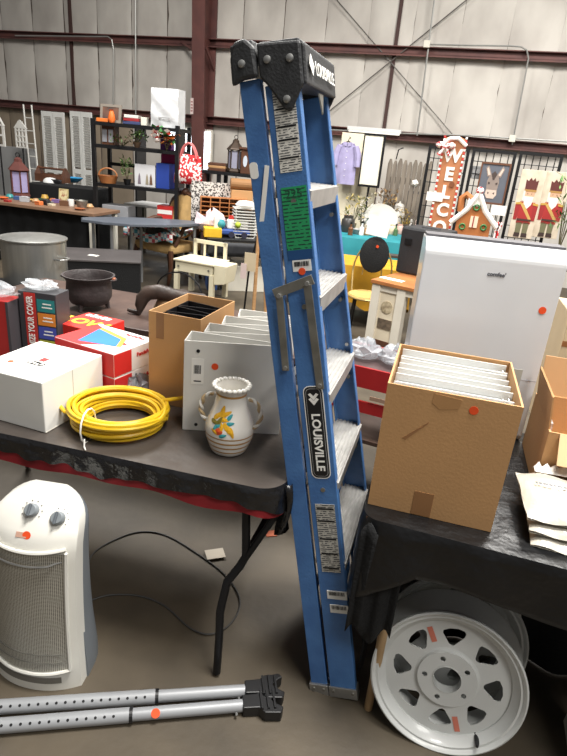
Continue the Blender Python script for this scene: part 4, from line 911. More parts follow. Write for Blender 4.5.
# ============================================================ far left: trinket table, shutters, ornaments
qa = P(0, 202, .74); qb = P(93, 214, .74); TY3 = math.atan2(qb.y - qa.y, qb.x - qa.x); d3 = (qb - qa).normalized()
org3 = qb - d3 * 2.4
table('trinket_table', 'long brown-edged table of trinkets at the far left', (org3.x, org3.y, 0), TY3, 2.4, .6, .74, mat('trinket_top', (134, 104, 82), .5, var=.1), OFFWHITE, t=.035, legr=.025)
b = MB(); b.sheet(lambda a, c: (.06 + 2.25 * a, .12 + .015 * math.sin(60 * a), .70 - .68 * c), 60, 3); sk = b.build('black_skirt', BLACKF, smooth=True); sk.location = (org3.x, org3.y, 0); sk.rotation_euler.z = TY3; tag(sk, 'black cloth skirt hanging under the far left trinket table', 'cloth')
def on3(px, py): return P(px, py, .7405)
# lantern
LW = mat('lantern_wood', (98, 54, 48), .5, var=.15)
def lantern(lab, loc, s, m, hexa=6, glass=(168, 160, 200), ring=True, rz=0):
    o = thing('lantern', lab, 'lantern', loc, rz); R6 = lambda r, n=hexa: r
    MB().lathe([(.11 * s, 0), (.12 * s, .02 * s), (.11 * s, .05 * s)], hexa).build('base', m, o)
    for k in range(hexa):
        a = 2 * math.pi * k / hexa; MB().tube([(.10 * s * math.cos(a), .10 * s * math.sin(a), .05 * s), (.10 * s * math.cos(a), .10 * s * math.sin(a), .30 * s)], .010 * s, 5).build('post', m, o)
        a2 = a + math.pi / hexa; rr2 = .10 * s * math.cos(math.pi / hexa) - .004; w_h = .10 * s * math.sin(math.pi / hexa) - .008
        gp = MB().b2(-.002, .002, -w_h, w_h, .06 * s, .29 * s).build('glass_pane', pmat(*glass, rough=.15), o); gp.matrix_local = Matrix.Translation((rr2 * math.cos(a2), rr2 * math.sin(a2), 0)) @ Matrix.Rotation(a2, 4, 'Z')
    MB().lathe([(.12 * s, .30 * s), (.13 * s, .31 * s), (.115 * s, .33 * s), (.05 * s, .40 * s), (.045 * s, .43 * s), (.02 * s, .45 * s), (0, .455 * s)], hexa).build('roof', m, o)
    if ring: MB().tube([(.025 * s * math.cos(t * .6), 0, .475 * s + .025 * s * math.sin(t * .6)) for t in range(11)], .005 * s, 5, closed=True).build('ring', DARKM, o)
    return o
q, w_x, h_x = spanz(9, 153, 33, 197, .7405); lantern('red-brown hexagonal lantern with violet glass on the far left table', q, h_x / .5, LW)
# row of trinkets
rnd = random.Random(3)
TR = [(4, 'orange', (222, 110, 60)), (10, 'teal', (60, 140, 140)), (14, 'silver', (180, 180, 184)), (36, 'tan', (190, 150, 110)), (41, 'dark green', (50, 80, 60)), (45, 'gold', (196, 156, 70)), (49, 'grey', (130, 130, 130)), (53, 'copper', (170, 104, 70)), (76, 'brown', (110, 76, 56)), (90, 'pale wood', (188, 150, 108))]
for k, (x, cn, c) in enumerate(TR):
    q = on3(x, 199 + x * .10 - (k % 3) * 2)
    lathe_obj('trinket', 'small %s trinket bowl among the pieces on the far left table' % cn, 'trinket', q, [(0, 0), (.04, 0), (.05, .02), (.035, .03 + .015 * (k % 3)), (.028, .05), (0, .052)] if k % 2 else [(0, 0), (.03, 0), (.06, .025), (.055, .027), (.02, .008), (0, .008)], pmat(*c, rough=.35), 'trinkets on the far left table')
q, w_x, h_x = spanz(58, 189, 68, 202, .7405); frame_pic('small_picture', 'small cream picture propped on the far left table', q, TY3, w_x, h_x * 1.02, pmat(206, 190, 140), mat('cream_print', (220, 206, 160), .7, col2=(170, 120, 90), scale=18, contrast=(.4, .5)), fw=.012)
q = on3(71, 206); lathe_obj('white_mug', 'white mug beside the small cream picture', 'mug', q, [(0, 0), (.035, 0), (.04, .02), (.04, .08), (.036, .08), (.034, .01), (0, .01)], WHITE)
q, w_x, h_x = spanz(76, 197, 88, 209, .7405); lathe_obj('metal_bowl', 'dull metal bowl at the right end of the far left table', 'bowl', q, [(0, 0), (w_x * .3, 0), (w_x * .5, h_x * .7), (w_x * .48, h_x * .72), (w_x * .28, .01), (0, .01)], STEEL)
# black covered riser behind with crate, cap, blue bowl
q = P(25, 182.5, .9); q2 = P(95, 190, .9); RVY = math.atan2(q2.y - q.y, q2.x - q.x); rv = thing('black_riser', 'long black-covered riser behind the trinkets', 'riser', (q.x, q.y, 0), RVY)
MB().b2(.0, (q2 - q).length, .0, .45, 0, .90).build('body', BLACKF, rv, bevel=.01)
def onr(px, py): return P(px, py, .901)
q, w_x, h_x = spanz(33, 167, 64, 182, .901)
tc_ = thing('wooden_tool_caddy', 'dark brown wooden tool caddy with round handle on the black riser', 'caddy', q, TY3)
for x in (-w_x / 2, w_x / 2 - .015): MB().prism([(0, 0), (.2, 0), (.2, h_x * .5), (.12, h_x), (.08, h_x), (0, h_x * .5)], x, x + .015, 'x').build('end_panel', BROWNW, tc_)
for y in (0, .185): MB().b2(-w_x / 2 + .015, w_x / 2 - .015, y, y + .012, 0, h_x * .5).build('side_panel', BROWNW, tc_)
MB().b2(-w_x / 2 + .015, w_x / 2 - .015, .012, .185, 0, .01).build('bottom_panel', BROWNW, tc_); MB().tube([(-w_x / 2, .1, h_x * .88), (w_x / 2, .1, h_x * .88)], .014, 8).build('handle', BROWNW, tc_)
q = onr(71, 183); lathe_obj('blue_bowl', 'bright blue glass bowl on the black riser', 'bowl', q + Vector((0, .1, 0)), [(0, 0), (.05, 0), (.10, .03), (.14, .07), (.135, .072), (.09, .035), (0, .01)], pmat(50, 140, 190, rough=.15))
q = onr(47, 183); cp_ = thing('baseball_hat', 'white hat with dark brim on the black riser', 'hat', q + Vector((0, .12, 0))); MB().lathe([(.10, 0), (.095, .03), (.06, .06), (0, .07)], 16).build('crown', WHITE, cp_, smooth=True); MB().b2(.03, .16, -.07, .05, .001, .05).build('brim', BLACKP, cp_, bevel=.01)
# shutters (two louvred leaves each)
SHW = mat('shutter_white', (222, 222, 218), .55, var=.06, scale=10)
for (x0, x1, y0, y1, lab) in ((43, 69.5, 112, 180, 'tall white louvred shutter beside the brown wall strip'), (71, 96, 112, 185, 'tall white louvred shutter partly behind the black rack')):
    Yd = 10.35; q, w_x, h_x = span(x0, y0, x1, y1, Yd); zt = q.z + h_x
    o = thing('louvred_shutter', lab, 'shutter', (q.x, Yd, 0), WYAW, 'pair of louvred shutters')
    o.rotation_euler = (0, 0, WYAW)
    for lx in (-w_x / 2, 0):
        pw = w_x / 2 - .006
        for xx in (lx, lx + pw - .035): MB().b2(xx, xx + .035, 0, .03, 0, zt).build('stile', SHW, o)
        for z0, z1 in ((0, .10), (zt / 2 - .04, zt / 2 + .04), (zt - .08, zt)): MB().b2(lx + .035, lx + pw - .035, 0, .03, z0, z1).build('cross_rail', SHW, o)
        z = .12; sl_me = None
        while z < zt - .1:
            if abs(z - zt / 2) > .06:
                if sl_me is None:
                    so = MB().box((0, 0, 0), (pw - .07, .006, .036), m=Matrix.Rotation(R(35), 3, 'X')).build('louvre', SHW, o); sl_me = so.data
                else: so = bpy.data.objects.new('louvre', sl_me); C.objects.link(so); so.parent = o
                so.location = (lx + pw / 2, .015, z)
            z += .038
# white ornaments hung on the left
WO = mat('ornament_white', (224, 222, 216), .6)
q, w_x, h_x = span(16, 120, 28, 148, 9.6); hb = thing('stand_ornament', 'white openwork chapel ornament on a tall wire stand', 'ornament', (q.x, 9.6, 0), WYAW)
zt = q.z + h_x
for k in range(4): x = -w_x / 2 + w_x * k / 3; MB().b2(x - .012, x + .012, -.01, .01, q.z, q.z + h_x * (.72 if k in (0, 3) else .95)).build('upright', WO, hb)
for f in (0, .2, .4, .6): MB().b2(-w_x / 2, w_x / 2, -.012, .012, q.z + h_x * f, q.z + h_x * f + .018).build('rung', WO, hb)
MB().prism([(-w_x / 2 - .03, q.z + h_x * .7), (w_x / 2 + .03, q.z + h_x * .7), (0, zt), (-w_x * .05, zt)], -.012, .012, 'y').build('gable', WO, hb)
MB().tube([(0, .02, 0), (0, .02, q.z + .05)], .012, 6).build('stand_pole', DARKM, hb)
q, w_x, h_x = span(-8, 112, 6, 146, 9.4); bh_ = thing('birdhouse_ornament', 'white house-shaped frame ornament at the left frame edge', 'ornament', (q.x, 9.4, 0), WYAW)
for x in (-w_x / 2, w_x / 2): MB().b2(x - .02, x + .02, -.01, .01, q.z, q.z + h_x * .6).build('upright', WO, bh_)
for f in (0, .3, .6): MB().b2(-w_x / 2, w_x / 2, -.012, .012, q.z + h_x * f, q.z + h_x * f + .03).build('rung', WO, bh_)
for sx in (-1, 1): MB().tube([(sx * (w_x / 2 + .02), 0, q.z + h_x * .6), (0, 0, q.z + h_x)], .018, 6).build('gable', WO, bh_)
MB().tube([(0, .02, 0), (0, .02, q.z + .05)], .012, 6).build('stand_pole', DARKM, bh_)
q, w_x, h_x = span(30, 105, 36, 175, 9.8); el = thing('white_ladder_frame', 'slim white ladder-like display frame leaning left of the shutters', 'frame', (q.x, 9.8, 0), WYAW)
for x in (-.10, .06): MB().tube([(x + .12, -.05, 0), (x - .12, .15, q.z + h_x)], .013, 6).build('side_rail', WO, el)
for k in range(9): f = .1 + .1 * k; MB().tube([(-.10 + .12 - .24 * f, -.05 + .2 * f, f * (q.z + h_x)), (.06 + .12 - .24 * f, -.05 + .2 * f, f * (q.z + h_x))], .009, 6).build('rung', WO, el)
q, w_x, h_x = span(-30, 146, 44, 190, 10.2); gp_ = MB().b2(-w_x / 2, w_x / 2, 0, .04, 0, q.z + h_x).build('grey_partition', GREYL, bevel=.004); gp_.location = (q.x, 10.2, 0); gp_.rotation_euler.z = WYAW; tag(gp_, 'low grey partition behind the far left table', 'partition')

# ============================================================ black rack
RY = 7.4; qa = PY(93, 126, RY); qb = PY(181, 131, RY)
rk = thing('storage_rack', 'black metal storage rack crowded with goods at the left', 'rack', (qa.x, RY, 0), R(-8)); RW = qb.x - qa.x; RD = .42
RZ = [PY(137, y, RY).z for y in (125, 147.5, 186)] + [.62]
for x in (0, RW):
    for y in (0, RD): MB().b2(x - .022, x + .022, y - .022, y + .022, 0, RZ[0] + .03).build('post', DARKM, rk)
for z in RZ: MB().b2(-.02, RW + .02, -.02, RD + .02, z - .04, z).build('shelf', DARKM, rk)
for z in ((RZ[1] + RZ[2]) / 2,): MB().b2(0, .35, RD - .03, RD, z - .03, z + .01).build('brace', DARKM, rk)
def onk(px, k, dy=.06):
    """base point on rack shelf k below pixel column px"""
    f = (px - 93) / 88; v = rotz((RW * f, dy, RZ[k] + .0008), R(-8)); return Vector((qa.x, RY, 0)) + v
pxm = RW / 88
def H_(y0, y1): return (y1 - y0) * pxm / 1.07
frame_pic('framed_print', 'framed dark print with orange vase shape on top of the rack', onk(109, 0), R(-8), 22 * pxm, H_(101, 119), pmat(130, 122, 112), mat('dark_print', (120, 80, 60), .6, col2=(60, 52, 50), scale=9), fw=.03)
fo = lathe_obj('orange_vase', 'small orange vase in front of the framed print on the rack', 'vase', onk(113, 0, .0) , [(0, 0), (.03, 0), (.045, .04), (.03, .10), (.02, .13), (.03, .14), (0, .14)], pmat(228, 110, 40))
bxo('orange_tray', 'low orange tray on top of the rack beneath the framed print', 'tray', onk(103.5, 0, -.02), R(-8), 12 * pxm, .05, .04, pmat(226, 120, 50))
for k, (c, cn) in enumerate((((60, 70, 110), 'navy'), ((150, 40, 44), 'red'), ((214, 212, 206), 'white'))):
    q = onk(131, 0); q.z += .035 * k; bxo('stacked_book', '%s book in the small stack on top of the rack' % cn, 'book', q, R(-8 + 5 * k), (18 - k * 2) * pxm, .2, .034, pmat(*c), 'books on top of the rack')
bxo('cream_ornament', 'small cream ornament beside the book stack on the rack', 'ornament', onk(144, 0), R(-8), .07, .07, .09, OFFWHITE)
wbg = thing('white_sack', 'tall white wrapped parcel standing on top of the rack', 'parcel', onk(166, 0, .05), R(-14))
b = MB(); b.sheet(lambda a, c: (30 * pxm * (a - .5) * (1 - .05 * c), -.02 * math.sin(math.pi * a) * math.sin(math.pi * c) + .006 * math.sin(9 * a + 12 * c), H_(88, 125) * c), 14, 14)
b.b2(-15 * pxm, 14 * pxm, .012, .2, 0, H_(88, 125)); b.build('wrapping', mat('glossy_white', (212, 214, 216), .25, var=.03, bump=.4, bscale=12), wbg, smooth=True)
MB().b2(-.07, .08, -.03, -.022, .10, .108).build('print_line', pmat(150, 150, 150), wbg)
# shelf 1
o = bxo('mini_cabinet', 'small brown wooden mini cabinet on the rack second shelf', 'cabinet', onk(106, 1), R(-8), 13 * pxm, .15, H_(128, 147), BROWNW)
for sx in (-1, 1): MB().b2(sx * .04 - .03, sx * .04 + .03, -.006, 0, .03, H_(128, 147) - .04).build('glass_door', pmat(150, 150, 156, rough=.2), o)
bouquet('potted_plant', 'trailing green plant at the middle of the rack second shelf', 'plant', onk(137, 1), .26, .18, [(58, 92, 48), (92, 120, 60)], 70, (.05, .06, pmat(90, 70, 52)), 2)
bouquet('twig_arrangement', 'brown twig arrangement on the rack second shelf', 'plant', onk(122, 1), .3, .10, [(100, 78, 50), (70, 90, 50)], 50, None, 5)
bouquet('clown_bouquet', 'bright red, white and green bouquet on the rack second shelf', 'flowers', onk(168, 1), .30, .24, [(196, 40, 48), (236, 232, 226), (60, 120, 60), (228, 140, 60)], 110, None, 8, .03)
bxo('purple_box', 'purple gift box on the rack second shelf behind the bouquet', 'box', onk(162, 1, .22), R(-8), .14, .12, .17, pmat(110, 50, 130))
# shelf 2
bk_ = thing('wicker_basket', 'amber wicker basket on the rack third shelf', 'basket', onk(105, 2)); MB().lathe([(.09, 0), (.12, .08), (.125, .09), (.11, .085), (.08, .01), (0, .01)], 20).build('bowl', ORANGEW, bk_, smooth=True); MB().tube([(.115 * math.cos(R(t)), 0, .085 + .09 * math.sin(R(t))) for t in range(0, 181, 20)], .01, 6).build('handle', ORANGEW, bk_)
bouquet('ivy_plant', 'tall ivy plant in a dark pot on the rack third shelf', 'plant', onk(126, 2), .16, .30, [(70, 104, 56), (128, 150, 92)], 90, (.05, .07, DARKM), 11)
o = bxo('figure_carton', 'pale carton printed with small figures on the rack third shelf', 'box', onk(145, 2), R(-8), 22 * pxm, .10, H_(163, 186), mat('pale_carton', (206, 206, 208), .6, var=.04))
for x, c in ((-.07, (120, 110, 120)), (.03, (150, 140, 120)), (.08, (110, 80, 60))): MB().prism([(x - .02, .03), (x + .02, .03), (x + .012, .12), (x, .16), (x - .012, .12)], -.003, 0, 'y').build('figure_print', pmat(*c), o)
bxo('blue_bin', 'blue plastic bin on the rack third shelf behind the red bag', 'bin', onk(164, 2), R(-8), 14 * pxm, .2, H_(160, 186), pmat(36, 64, 150))
o = bxo('magenta_pouch', 'magenta pouch on the rack third shelf above the blue bin', 'pouch', onk(165, 2, .25), R(-8), .22, .08, .40, pmat(186, 30, 110), bevel=.03)
# hanging handbag
q, w_x, h_x = span(173, 156, 203, 184, RY - .12); hb2 = thing('handbag', 'red and white patterned handbag hanging from the rack post', 'bag', (q.x, RY - .12, q.z), R(-8))
b = MB(); b.sheet(lambda a, c: ((a - .5) * w_x * (1 - .15 * c), -.06 * math.sin(math.pi * a) ** .5 * math.sin(math.pi * min(.95, c + .15)), h_x * c + .02 * math.sin(math.pi * a) * (1 if c > .9 else 0)), 12, 8); b.sheet(lambda a, c: ((a - .5) * w_x * (1 - .15 * c), .04 * math.sin(math.pi * a), h_x * c), 12, 8)
b.build('body', check_mat('damask', (232, 214, 210), (184, 36, 42), 40), hb2, smooth=True, solid=.006)
for y in (-.04, .02): MB().tube([(w_x * .28 * math.cos(R(t)) * (1.0 - .2 * math.sin(R(t))), y + .02, h_x * .92 + .17 * math.sin(R(t))) for t in range(0, 181, 15)], .011, 6).build('strap', pmat(206, 110, 110), hb2, smooth=True)
# lower goods
o = bxo('red_game_box', 'red and white printed box standing below the rack shelf', 'box', onk(166, 3, .08), R(-8), 17 * pxm, .2, .22, pmat(206, 46, 42)); MB().b2(-8 * pxm, 8 * pxm, -.004, 0, .12, .17).build('white_band', PAPER, o)
o = bxo('steel_cases', 'grey steel case on the lowest rack shelf at the left', 'case', onk(112, 3, .05), R(-8), .34, .25, .16, pmat(150, 152, 156, .4))
# second rack behind, by the window
qd = PY(184, 150, 8.6)
r2 = thing('black_bookcase', 'tall black bookcase standing between the rack and the steel column', 'bookcase', (qd.x - .74, 8.75, 0), R(-12))
for x in (0, .62): MB().b2(x, x + .03, 0, .3, 0, 1.75).build('side_panel', BLACKP, r2)
for z in (.3, .65, 1.0): MB().b2(.03, .62, 0, .3, z, z + .03).build('shelf', BLACKP, r2)
# white folding table seen through the rack
q = P(105, 215, .74); table('white_table', 'white folding table standing behind the black rack', (q.x - .2, 8.2, 0), R(-15), 1.5, .5, .74, WHITE, STEEL)
# ============================================================ lantern shelf, cubby, baskets, toys (left of ladder)
qs = PY(205, 170, 8.3)
ls = thing('black_shelf', 'long black shelf stand carrying the two dark lanterns', 'shelf', (qs.x - .1, 8.3, 0), R(-12)); zsh = qs.z
MB().b2(0, 1.25, 0, .35, zsh - .04, zsh).build('shelf_board', BLACKP, ls)
for x in (.04, .30, 1.21):
    for y in (.03, .32): MB().b2(x - .025, x + .025, y - .02, y + .02, 0, zsh - .04).build('post', BLACKP, ls)
def ons(px, dy=.08): q = PY(px, 170, 8.3); f = q.x - (qs.x - .1); return Vector((qs.x - .1, 8.3, 0)) + rotz((f, dy, zsh + .0008), R(-12))
for k, cn in enumerate(('bottom', 'middle', 'top')):
    q = ons(215); q.z += .035 * k; bxo('wooden_tray', '%s of three flat wooden trays stacked beside the steel column' % cn, 'tray', q, R(-12 + 3 * k), .26, .2, .033, BROWNW if k != 1 else WOOD, 'stacked wooden trays')
lantern('dark metal hexagonal lantern with pointed roof on the black shelf', ons(232.5, .16), .95, mat('bronze', (72, 58, 48), .4, metal=.4), 6, (150, 150, 168))
lw = thing('oval_lantern', 'wooden box lantern with oval windows on the black shelf', 'lantern', ons(249, .08), R(-12)); MB().b2(-.12, .12, 0, .2, 0, .31).build('body', BROWNW, lw, bevel=.006); MB().b2(-.14, .14, -.02, .22, .31, .335).build('top', BROWNW, lw); MB().lathe([(.05, .335), (.05, .38), (0, .39)], 12, (0, .1, 0)).build('cap', WOOD, lw, smooth=True)
for x in (-.055, .055):
    ov = MB().lathe([(.038, 0), (.038, .004)], 18).build('oval_window', pmat(200, 208, 220, rough=.2), lw); ov.matrix_local = Matrix.Translation((x, -.001, .16)) @ Matrix.Rotation(R(90), 4, 'X') @ Matrix.Diagonal((.8, 1.9, 1, 1))
# lower table with cubby etc.
qt = P(188, 237, .62); qt2 = P(260, 241, .62); tyaw = math.atan2(qt2.y - qt.y, qt2.x - qt.x)
SX = .22; tv = Vector((qt.x, qt.y, 0)) + rotz((SX, 0, 0), tyaw)
tq = table('black_sale_table', 'black-topped table holding toys and the wooden cubby', (tv.x, tv.y, 0), tyaw, 1.03, .7, .62, BLACKP, GM)
b = MB(); b.sheet(lambda a, c: (1.03 * a, -.01 + .008 * math.sin(40 * a), .585 - .16 * c), 30, 3); o = b.build('table_skirt', mat('grey_black_cloth', (34, 36, 42), .6), smooth=True, solid=.003); o.location = tq.location; o.rotation_euler.z = tyaw; tag(o, 'short black skirt on the front of the toy table', 'cloth')
def ont(px, dy): f = (px - 188) / 72 * (qt2 - qt).length; return Vector((qt.x, qt.y, 0)) + rotz((f, dy, .6208), tyaw)
pm2 = (qt2 - qt).length / 72
cbp = ont(227, .45); cu_ = thing('wooden_cubby', 'orange-brown wooden cubby of small open compartments on the black table', 'cubby', cbp, tyaw); cw, ch = 47 * pm2 * 1.04, .40
MB().b2(-cw / 2, cw / 2, .14, .15, 0, ch).build('back_panel', ORANGEW, cu_)
for k in range(6): x = -cw / 2 + cw * k / 5; MB().b2(x - .006, x + .006, 0, .14, 0, ch).build('divider', ORANGEW, cu_)
for k in range(9): z = ch * k / 8; MB().b2(-cw / 2, cw / 2, .002, .139, z - .004, z + .004).build('shelf', ORANGEW, cu_)
for k in range(10):
    q = ont(246, .22); q.z += .032 * k; o = thing('white_basket', 'white plastic basket, number %s from the bottom of the tall nested stack' % ('one two three four five six seven eight nine ten'.split()[k]), 'basket', q, tyaw, 'nested white baskets')
    MB().prism([(-.11, 0), (.11, 0), (.13, .045), (.115, .045), (.10, .008), (-.10, .008), (-.115, .045), (-.13, .045)], -.09, .09, 'y').build('body', pmat(206, 206, 202), o); MB().b2(-.14, .14, -.10, .10, .040, .048).build('rim', pmat(214, 214, 210), o)
q = ont(246, .22); q.z += .032 * 9 + .0505; lathe_obj('cloth_bundle', 'white cloth bundle on top of the nested baskets', 'cloth', q, [(0, 0), (.11, 0), (.12, .03), (.08, .07), (0, .08)], WHITE)
ty = thing('toy_truck', 'colourful toy vehicle with blue base on the black table', 'toy', ont(232, .12), tyaw); MB().b2(-.22, .22, 0, .16, .03, .09).build('base', pmat(50, 80, 150), ty, bevel=.015)
MB().b2(-.05, .20, .02, .14, .09, .20).build('cabin', WHITE, ty, bevel=.02); MB().sph((-.12, .06, .14), .055, 12).build('figure', pmat(50, 140, 150), ty, smooth=True); MB().sph((.07, .0, .15), .035, 10).build('figure', pmat(170, 190, 60), ty, smooth=True); MB().b2(-.2, -.14, .03, .12, .09, .22).build('tower', pmat(230, 230, 226), ty, bevel=.01); MB().b2(-.03, .03, .05, .1, .2, .24).build('roof_light', pmat(214, 60, 50), ty)
for x in (-.15, .0, .15): MB().tube([(x, -.012, .035), (x, .172, .035)], .035, 12).build('wheel', pmat(40, 40, 60), ty)
o = bxo('yellow_box', 'yellow toy tub at the left of the toy vehicle', 'tub', ont(213, .06), tyaw, .2, .18, .10, pmat(224, 180, 40))
o = thing('pink_cloth', 'pink and white bundle of cloth behind the yellow tub', 'cloth', ont(213, .32), tyaw); crumple('bundle', 0, .06, 0, .17, .12, .24, o, mat('pink_white', (226, 208, 214), .9, var=.1), seed=31)
o = bxo('kraft_box', 'kraft box on the black table behind the cubby', 'box', ont(246, .55), tyaw, .26, .12, .50, CARD); q = ont(246, .55); q.z += .501
cy = MB().tube([(-.14, .06, .065), (.14, .06, .065)], .065, 16).build('kraft_roll', mat('kraft_dark', (150, 108, 66), .7)); cy.location = q; cy.rotation_euler.z = tyaw; tag(cy, 'short brown roll lying on the kraft box', 'roll')
o = MB().b2(-.28, .28, 0, .01, 0, .56).build('lace_panel', check_mat('lace', (70, 66, 64), (206, 202, 196), 70)); o.location = ont(218, .66); o.rotation_euler.z = tyaw; tag(o, 'lacy black and white patterned panel behind the cubby', 'panel')
o = bxo('white_crate', 'low white crate on the floor under the toy table', 'crate', Vector((qt.x, qt.y, 0)) + rotz((.80, .08, 0), tyaw), tyaw, .75, .4, .3, OFFWHITE)
o = bxo('blue_tote', 'blue tote on the floor under the toy table at the left', 'tote', Vector((qt.x, qt.y, 0)) + rotz((.30, .08, 0), tyaw), tyaw, .12, .3, .38, pmat(60, 90, 150))
# wooden easel poles with tags
q = P(253, 318, 0); ez = thing('wooden_easel', 'pale wooden easel poles with hanging paper tags beside the ladder', 'easel', (q.x, q.y, 0), R(-15))
tp = PY(259, 185, q.y + .1)
MB().tube([(0, 0, 0), (tp.x - q.x + .0, .10, tp.z)], .018, 6).build('pole', WOOD, ez); MB().tube([(.12, .05, 0), (tp.x - q.x + .02, .12, tp.z)], .018, 6).build('pole', WOOD, ez); MB().tube([(-.14, .1, 0), (-.10, .06, .45), (-.02, .08, .9)], .011, 6).build('dark_rod', DARKM, ez)
t1 = MB().b2(-.06, .06, -.03, -.025, .48, .66).build('paper_tag', pmat(206, 190, 160), ez); t1.location = (-.06, 0, 0); t2 = MB().b2(-.04, .04, -.03, -.025, .62, .78).build('paper_tag', PAPER, ez); t2.location = (.09, 0, 0); t3 = MB().b2(-.03, .03, -.03, -.025, .40, .55).build('paper_tag', pmat(220, 200, 196), ez); t3.location = (-.12, -.01, 0)

# ============================================================ right background
# pale board with shirt, dark frame, picket panel
YBK = 8.6
q, w_x, h_x = span(333, 133, 374, 205, YBK); zt = q.z + h_x
pb = MB().b2(-w_x / 2, w_x / 2, 0, .04, 0, zt).build('pale_board', mat('cream_board', (236, 226, 200), .7, var=.04), bevel=.004); pb.location = (q.x, YBK, 0); pb.rotation_euler.z = WYAW; tag(pb, 'tall cream board standing against the wall behind the lavender shirt', 'board')
q, w_x, h_x = span(333, 140, 354, 184, YBK - .15)
sh = thing('shirt', 'lavender button shirt hanging on a black hanger on the cream board', 'shirt', (q.x, YBK - .16, q.z), WYAW); LAV = mat('lavender', (176, 168, 208), .8, var=.12, scale=9)
b = MB(); b.sheet(lambda a, c: ((a - .5) * w_x * (1.0 - .45 * max(0, c - .85) / .15), -.025 * math.sin(math.pi * a) + .008 * math.sin(14 * a) * (1 - c), h_x * .95 * c), 14, 12); b.sheet(lambda a, c: ((a - .5) * w_x * (1.0 - .45 * max(0, c - .85) / .15), .02 + .0 * a, h_x * .95 * c), 14, 12); b.build('body', LAV, sh, smooth=True)
for sx in (-1, 1):
    MB().tube([(sx * w_x * .38, 0, h_x * .88), (sx * w_x * .52, 0, h_x * .7), (sx * w_x * .55, 0, h_x * .42)], [.04, .05, .045], 8).build('sleeve', LAV, sh, smooth=True); MB().prism([(0, h_x * .95), (sx * .055, h_x * .97), (sx * .045, h_x * .88), (sx * .012, h_x * .86)], -.035, -.02, 'y').build('collar', LAV, sh)
for k in range(5): MB().tube([(0, -.034, h_x * (.2 + .14 * k)), (0, -.03, h_x * (.2 + .14 * k))], .007, 8).build('button', PAPER, sh)
MB().tube([(-w_x * .3, .0, h_x * .9), (0, 0, h_x * .985), (w_x * .3, 0, h_x * .9)], .01, 6).build('hanger', DARKM, sh); MB().tube([(0, 0, h_x * .98), (.0, 0, h_x * 1.03), (.025, 0, h_x * 1.06), (0, .02, h_x * 1.08)], .006, 6).build('hanger_hook', DARKM, sh)
q, w_x, h_x = span(357, 135, 379, 187, YBK - .25); fr_ = thing('display_easel', 'thin dark framed cream panel leaning beside the cream board', 'frame', (q.x, YBK - .28, 0), WYAW)
for (x0, x1, z0, z1) in ((-w_x / 2, w_x / 2, q.z, q.z + .03), (w_x / 2 - .03, w_x / 2, q.z + .03, q.z + h_x), (-w_x / 2, -w_x / 2 + .015, q.z + .03, q.z + h_x), (-w_x / 2, w_x / 2, q.z + h_x, q.z + h_x + .02)): MB().b2(x0, x1, 0, .02, z0, z1).build('frame_bar', DARKM, fr_)
MB().b2(-w_x / 2 + .015, w_x / 2 - .03, .01, .018, q.z + .03, q.z + h_x).build('panel', mat('cream_panel', (238, 232, 214), .7, var=.02), fr_)
MB().tube([(0, .03, 0), (0, .03, q.z + .05)], .015, 6).build('stand', DARKM, fr_)
q, w_x, h_x = span(381, 160, 426, 208, 8.15); pk = thing('picket_panel', 'weathered grey picket fence panel with pointed tops', 'fence panel', (q.x, 8.15, 0), WYAW); PKM = mat('weathered', (134, 124, 112), .85, col2=(92, 84, 76), scale=5, stretch=(4, 4, .5))
npk = 9
for k in range(npk):
    x = -w_x / 2 + w_x * (k + .5) / npk; hh = q.z + h_x * (1 - .03 * math.sin(k * 2.1)); pw = w_x / npk * .45
    MB().prism([(x - pw, 0), (x + pw, 0), (x + pw, hh - .06), (x + pw * .4, hh), (x - pw * .4, hh), (x - pw, hh - .06)], -.01, .01, 'y').build('picket', PKM, pk)
for z in (.4, q.z + h_x * .5): MB().b2(-w_x / 2, w_x / 2, .011, .04, z, z + .08).build('cross_rail', PKM, pk)
MB().tube([(-.2, 0, q.z + h_x), (-.18, -.03, q.z + h_x + .12), (-.12, -.03, q.z + h_x + .15)], .008, 5).build('hook', DARKM, pk); MB().lathe([(0, 0), (.05, .0), (.02, .03), (0, .03)], 5).build('star', PAPER, pk).matrix_local = Matrix.Translation((.1, -.015, q.z + h_x * .55)) @ Matrix.Rotation(R(90), 4, 'X')
# teal-cloth table
qa = P(343, 236, .74); TT = (qa.x - .35, qa.y - .02, 0); TTY = R(-8)
table('bazaar_table', 'long folding table under the teal cloth crowded with decorations', TT, TTY, 1.38, .8, .735, BROWNW, GM)
cloth_over('teal_cloth', 'teal tablecloth on the crowded decoration table', TT, TTY, 1.38, .8, .735, .26, mat('teal', (38, 140, 150), .7, var=.1), 2)
ZQ = .7402
def onq(px, py): return P(px, py, ZQ)
WHC = pmat(204, 200, 192, .4)
bouquet('dried_flowers', 'tall brown dried flower bunch behind the white platter', 'flowers', onq(384, 228), .30, .50, [(140, 106, 66), (110, 84, 50), (170, 140, 90)], 130, (.05, .10, WHC), 14)
bouquet('yellow_flowers', 'loose yellow and green dried flowers beside the ladder edge', 'flowers', onq(352, 229.5), .30, .42, [(170, 150, 80), (196, 176, 110), (110, 110, 60)], 110, (.05, .08, pmat(120, 100, 70)), 15)
bouquet('gold_flowers', 'small gold flower bunch right of the white platter', 'flowers', onq(401, 230), .22, .28, [(200, 160, 60), (150, 130, 60)], 80, None, 16)
bouquet('pale_flowers', 'pale dusty flower bunch in front of the cream board', 'flowers', onq(368, 227.5), .34, .44, [(206, 200, 190), (176, 168, 150), (150, 140, 110)], 100, None, 17)
bouquet('white_blossoms', 'white blossom sprig beside the dark thin frame', 'flowers', onq(361, 229), .2, .36, [(232, 228, 222), (120, 130, 90)], 70, None, 18)
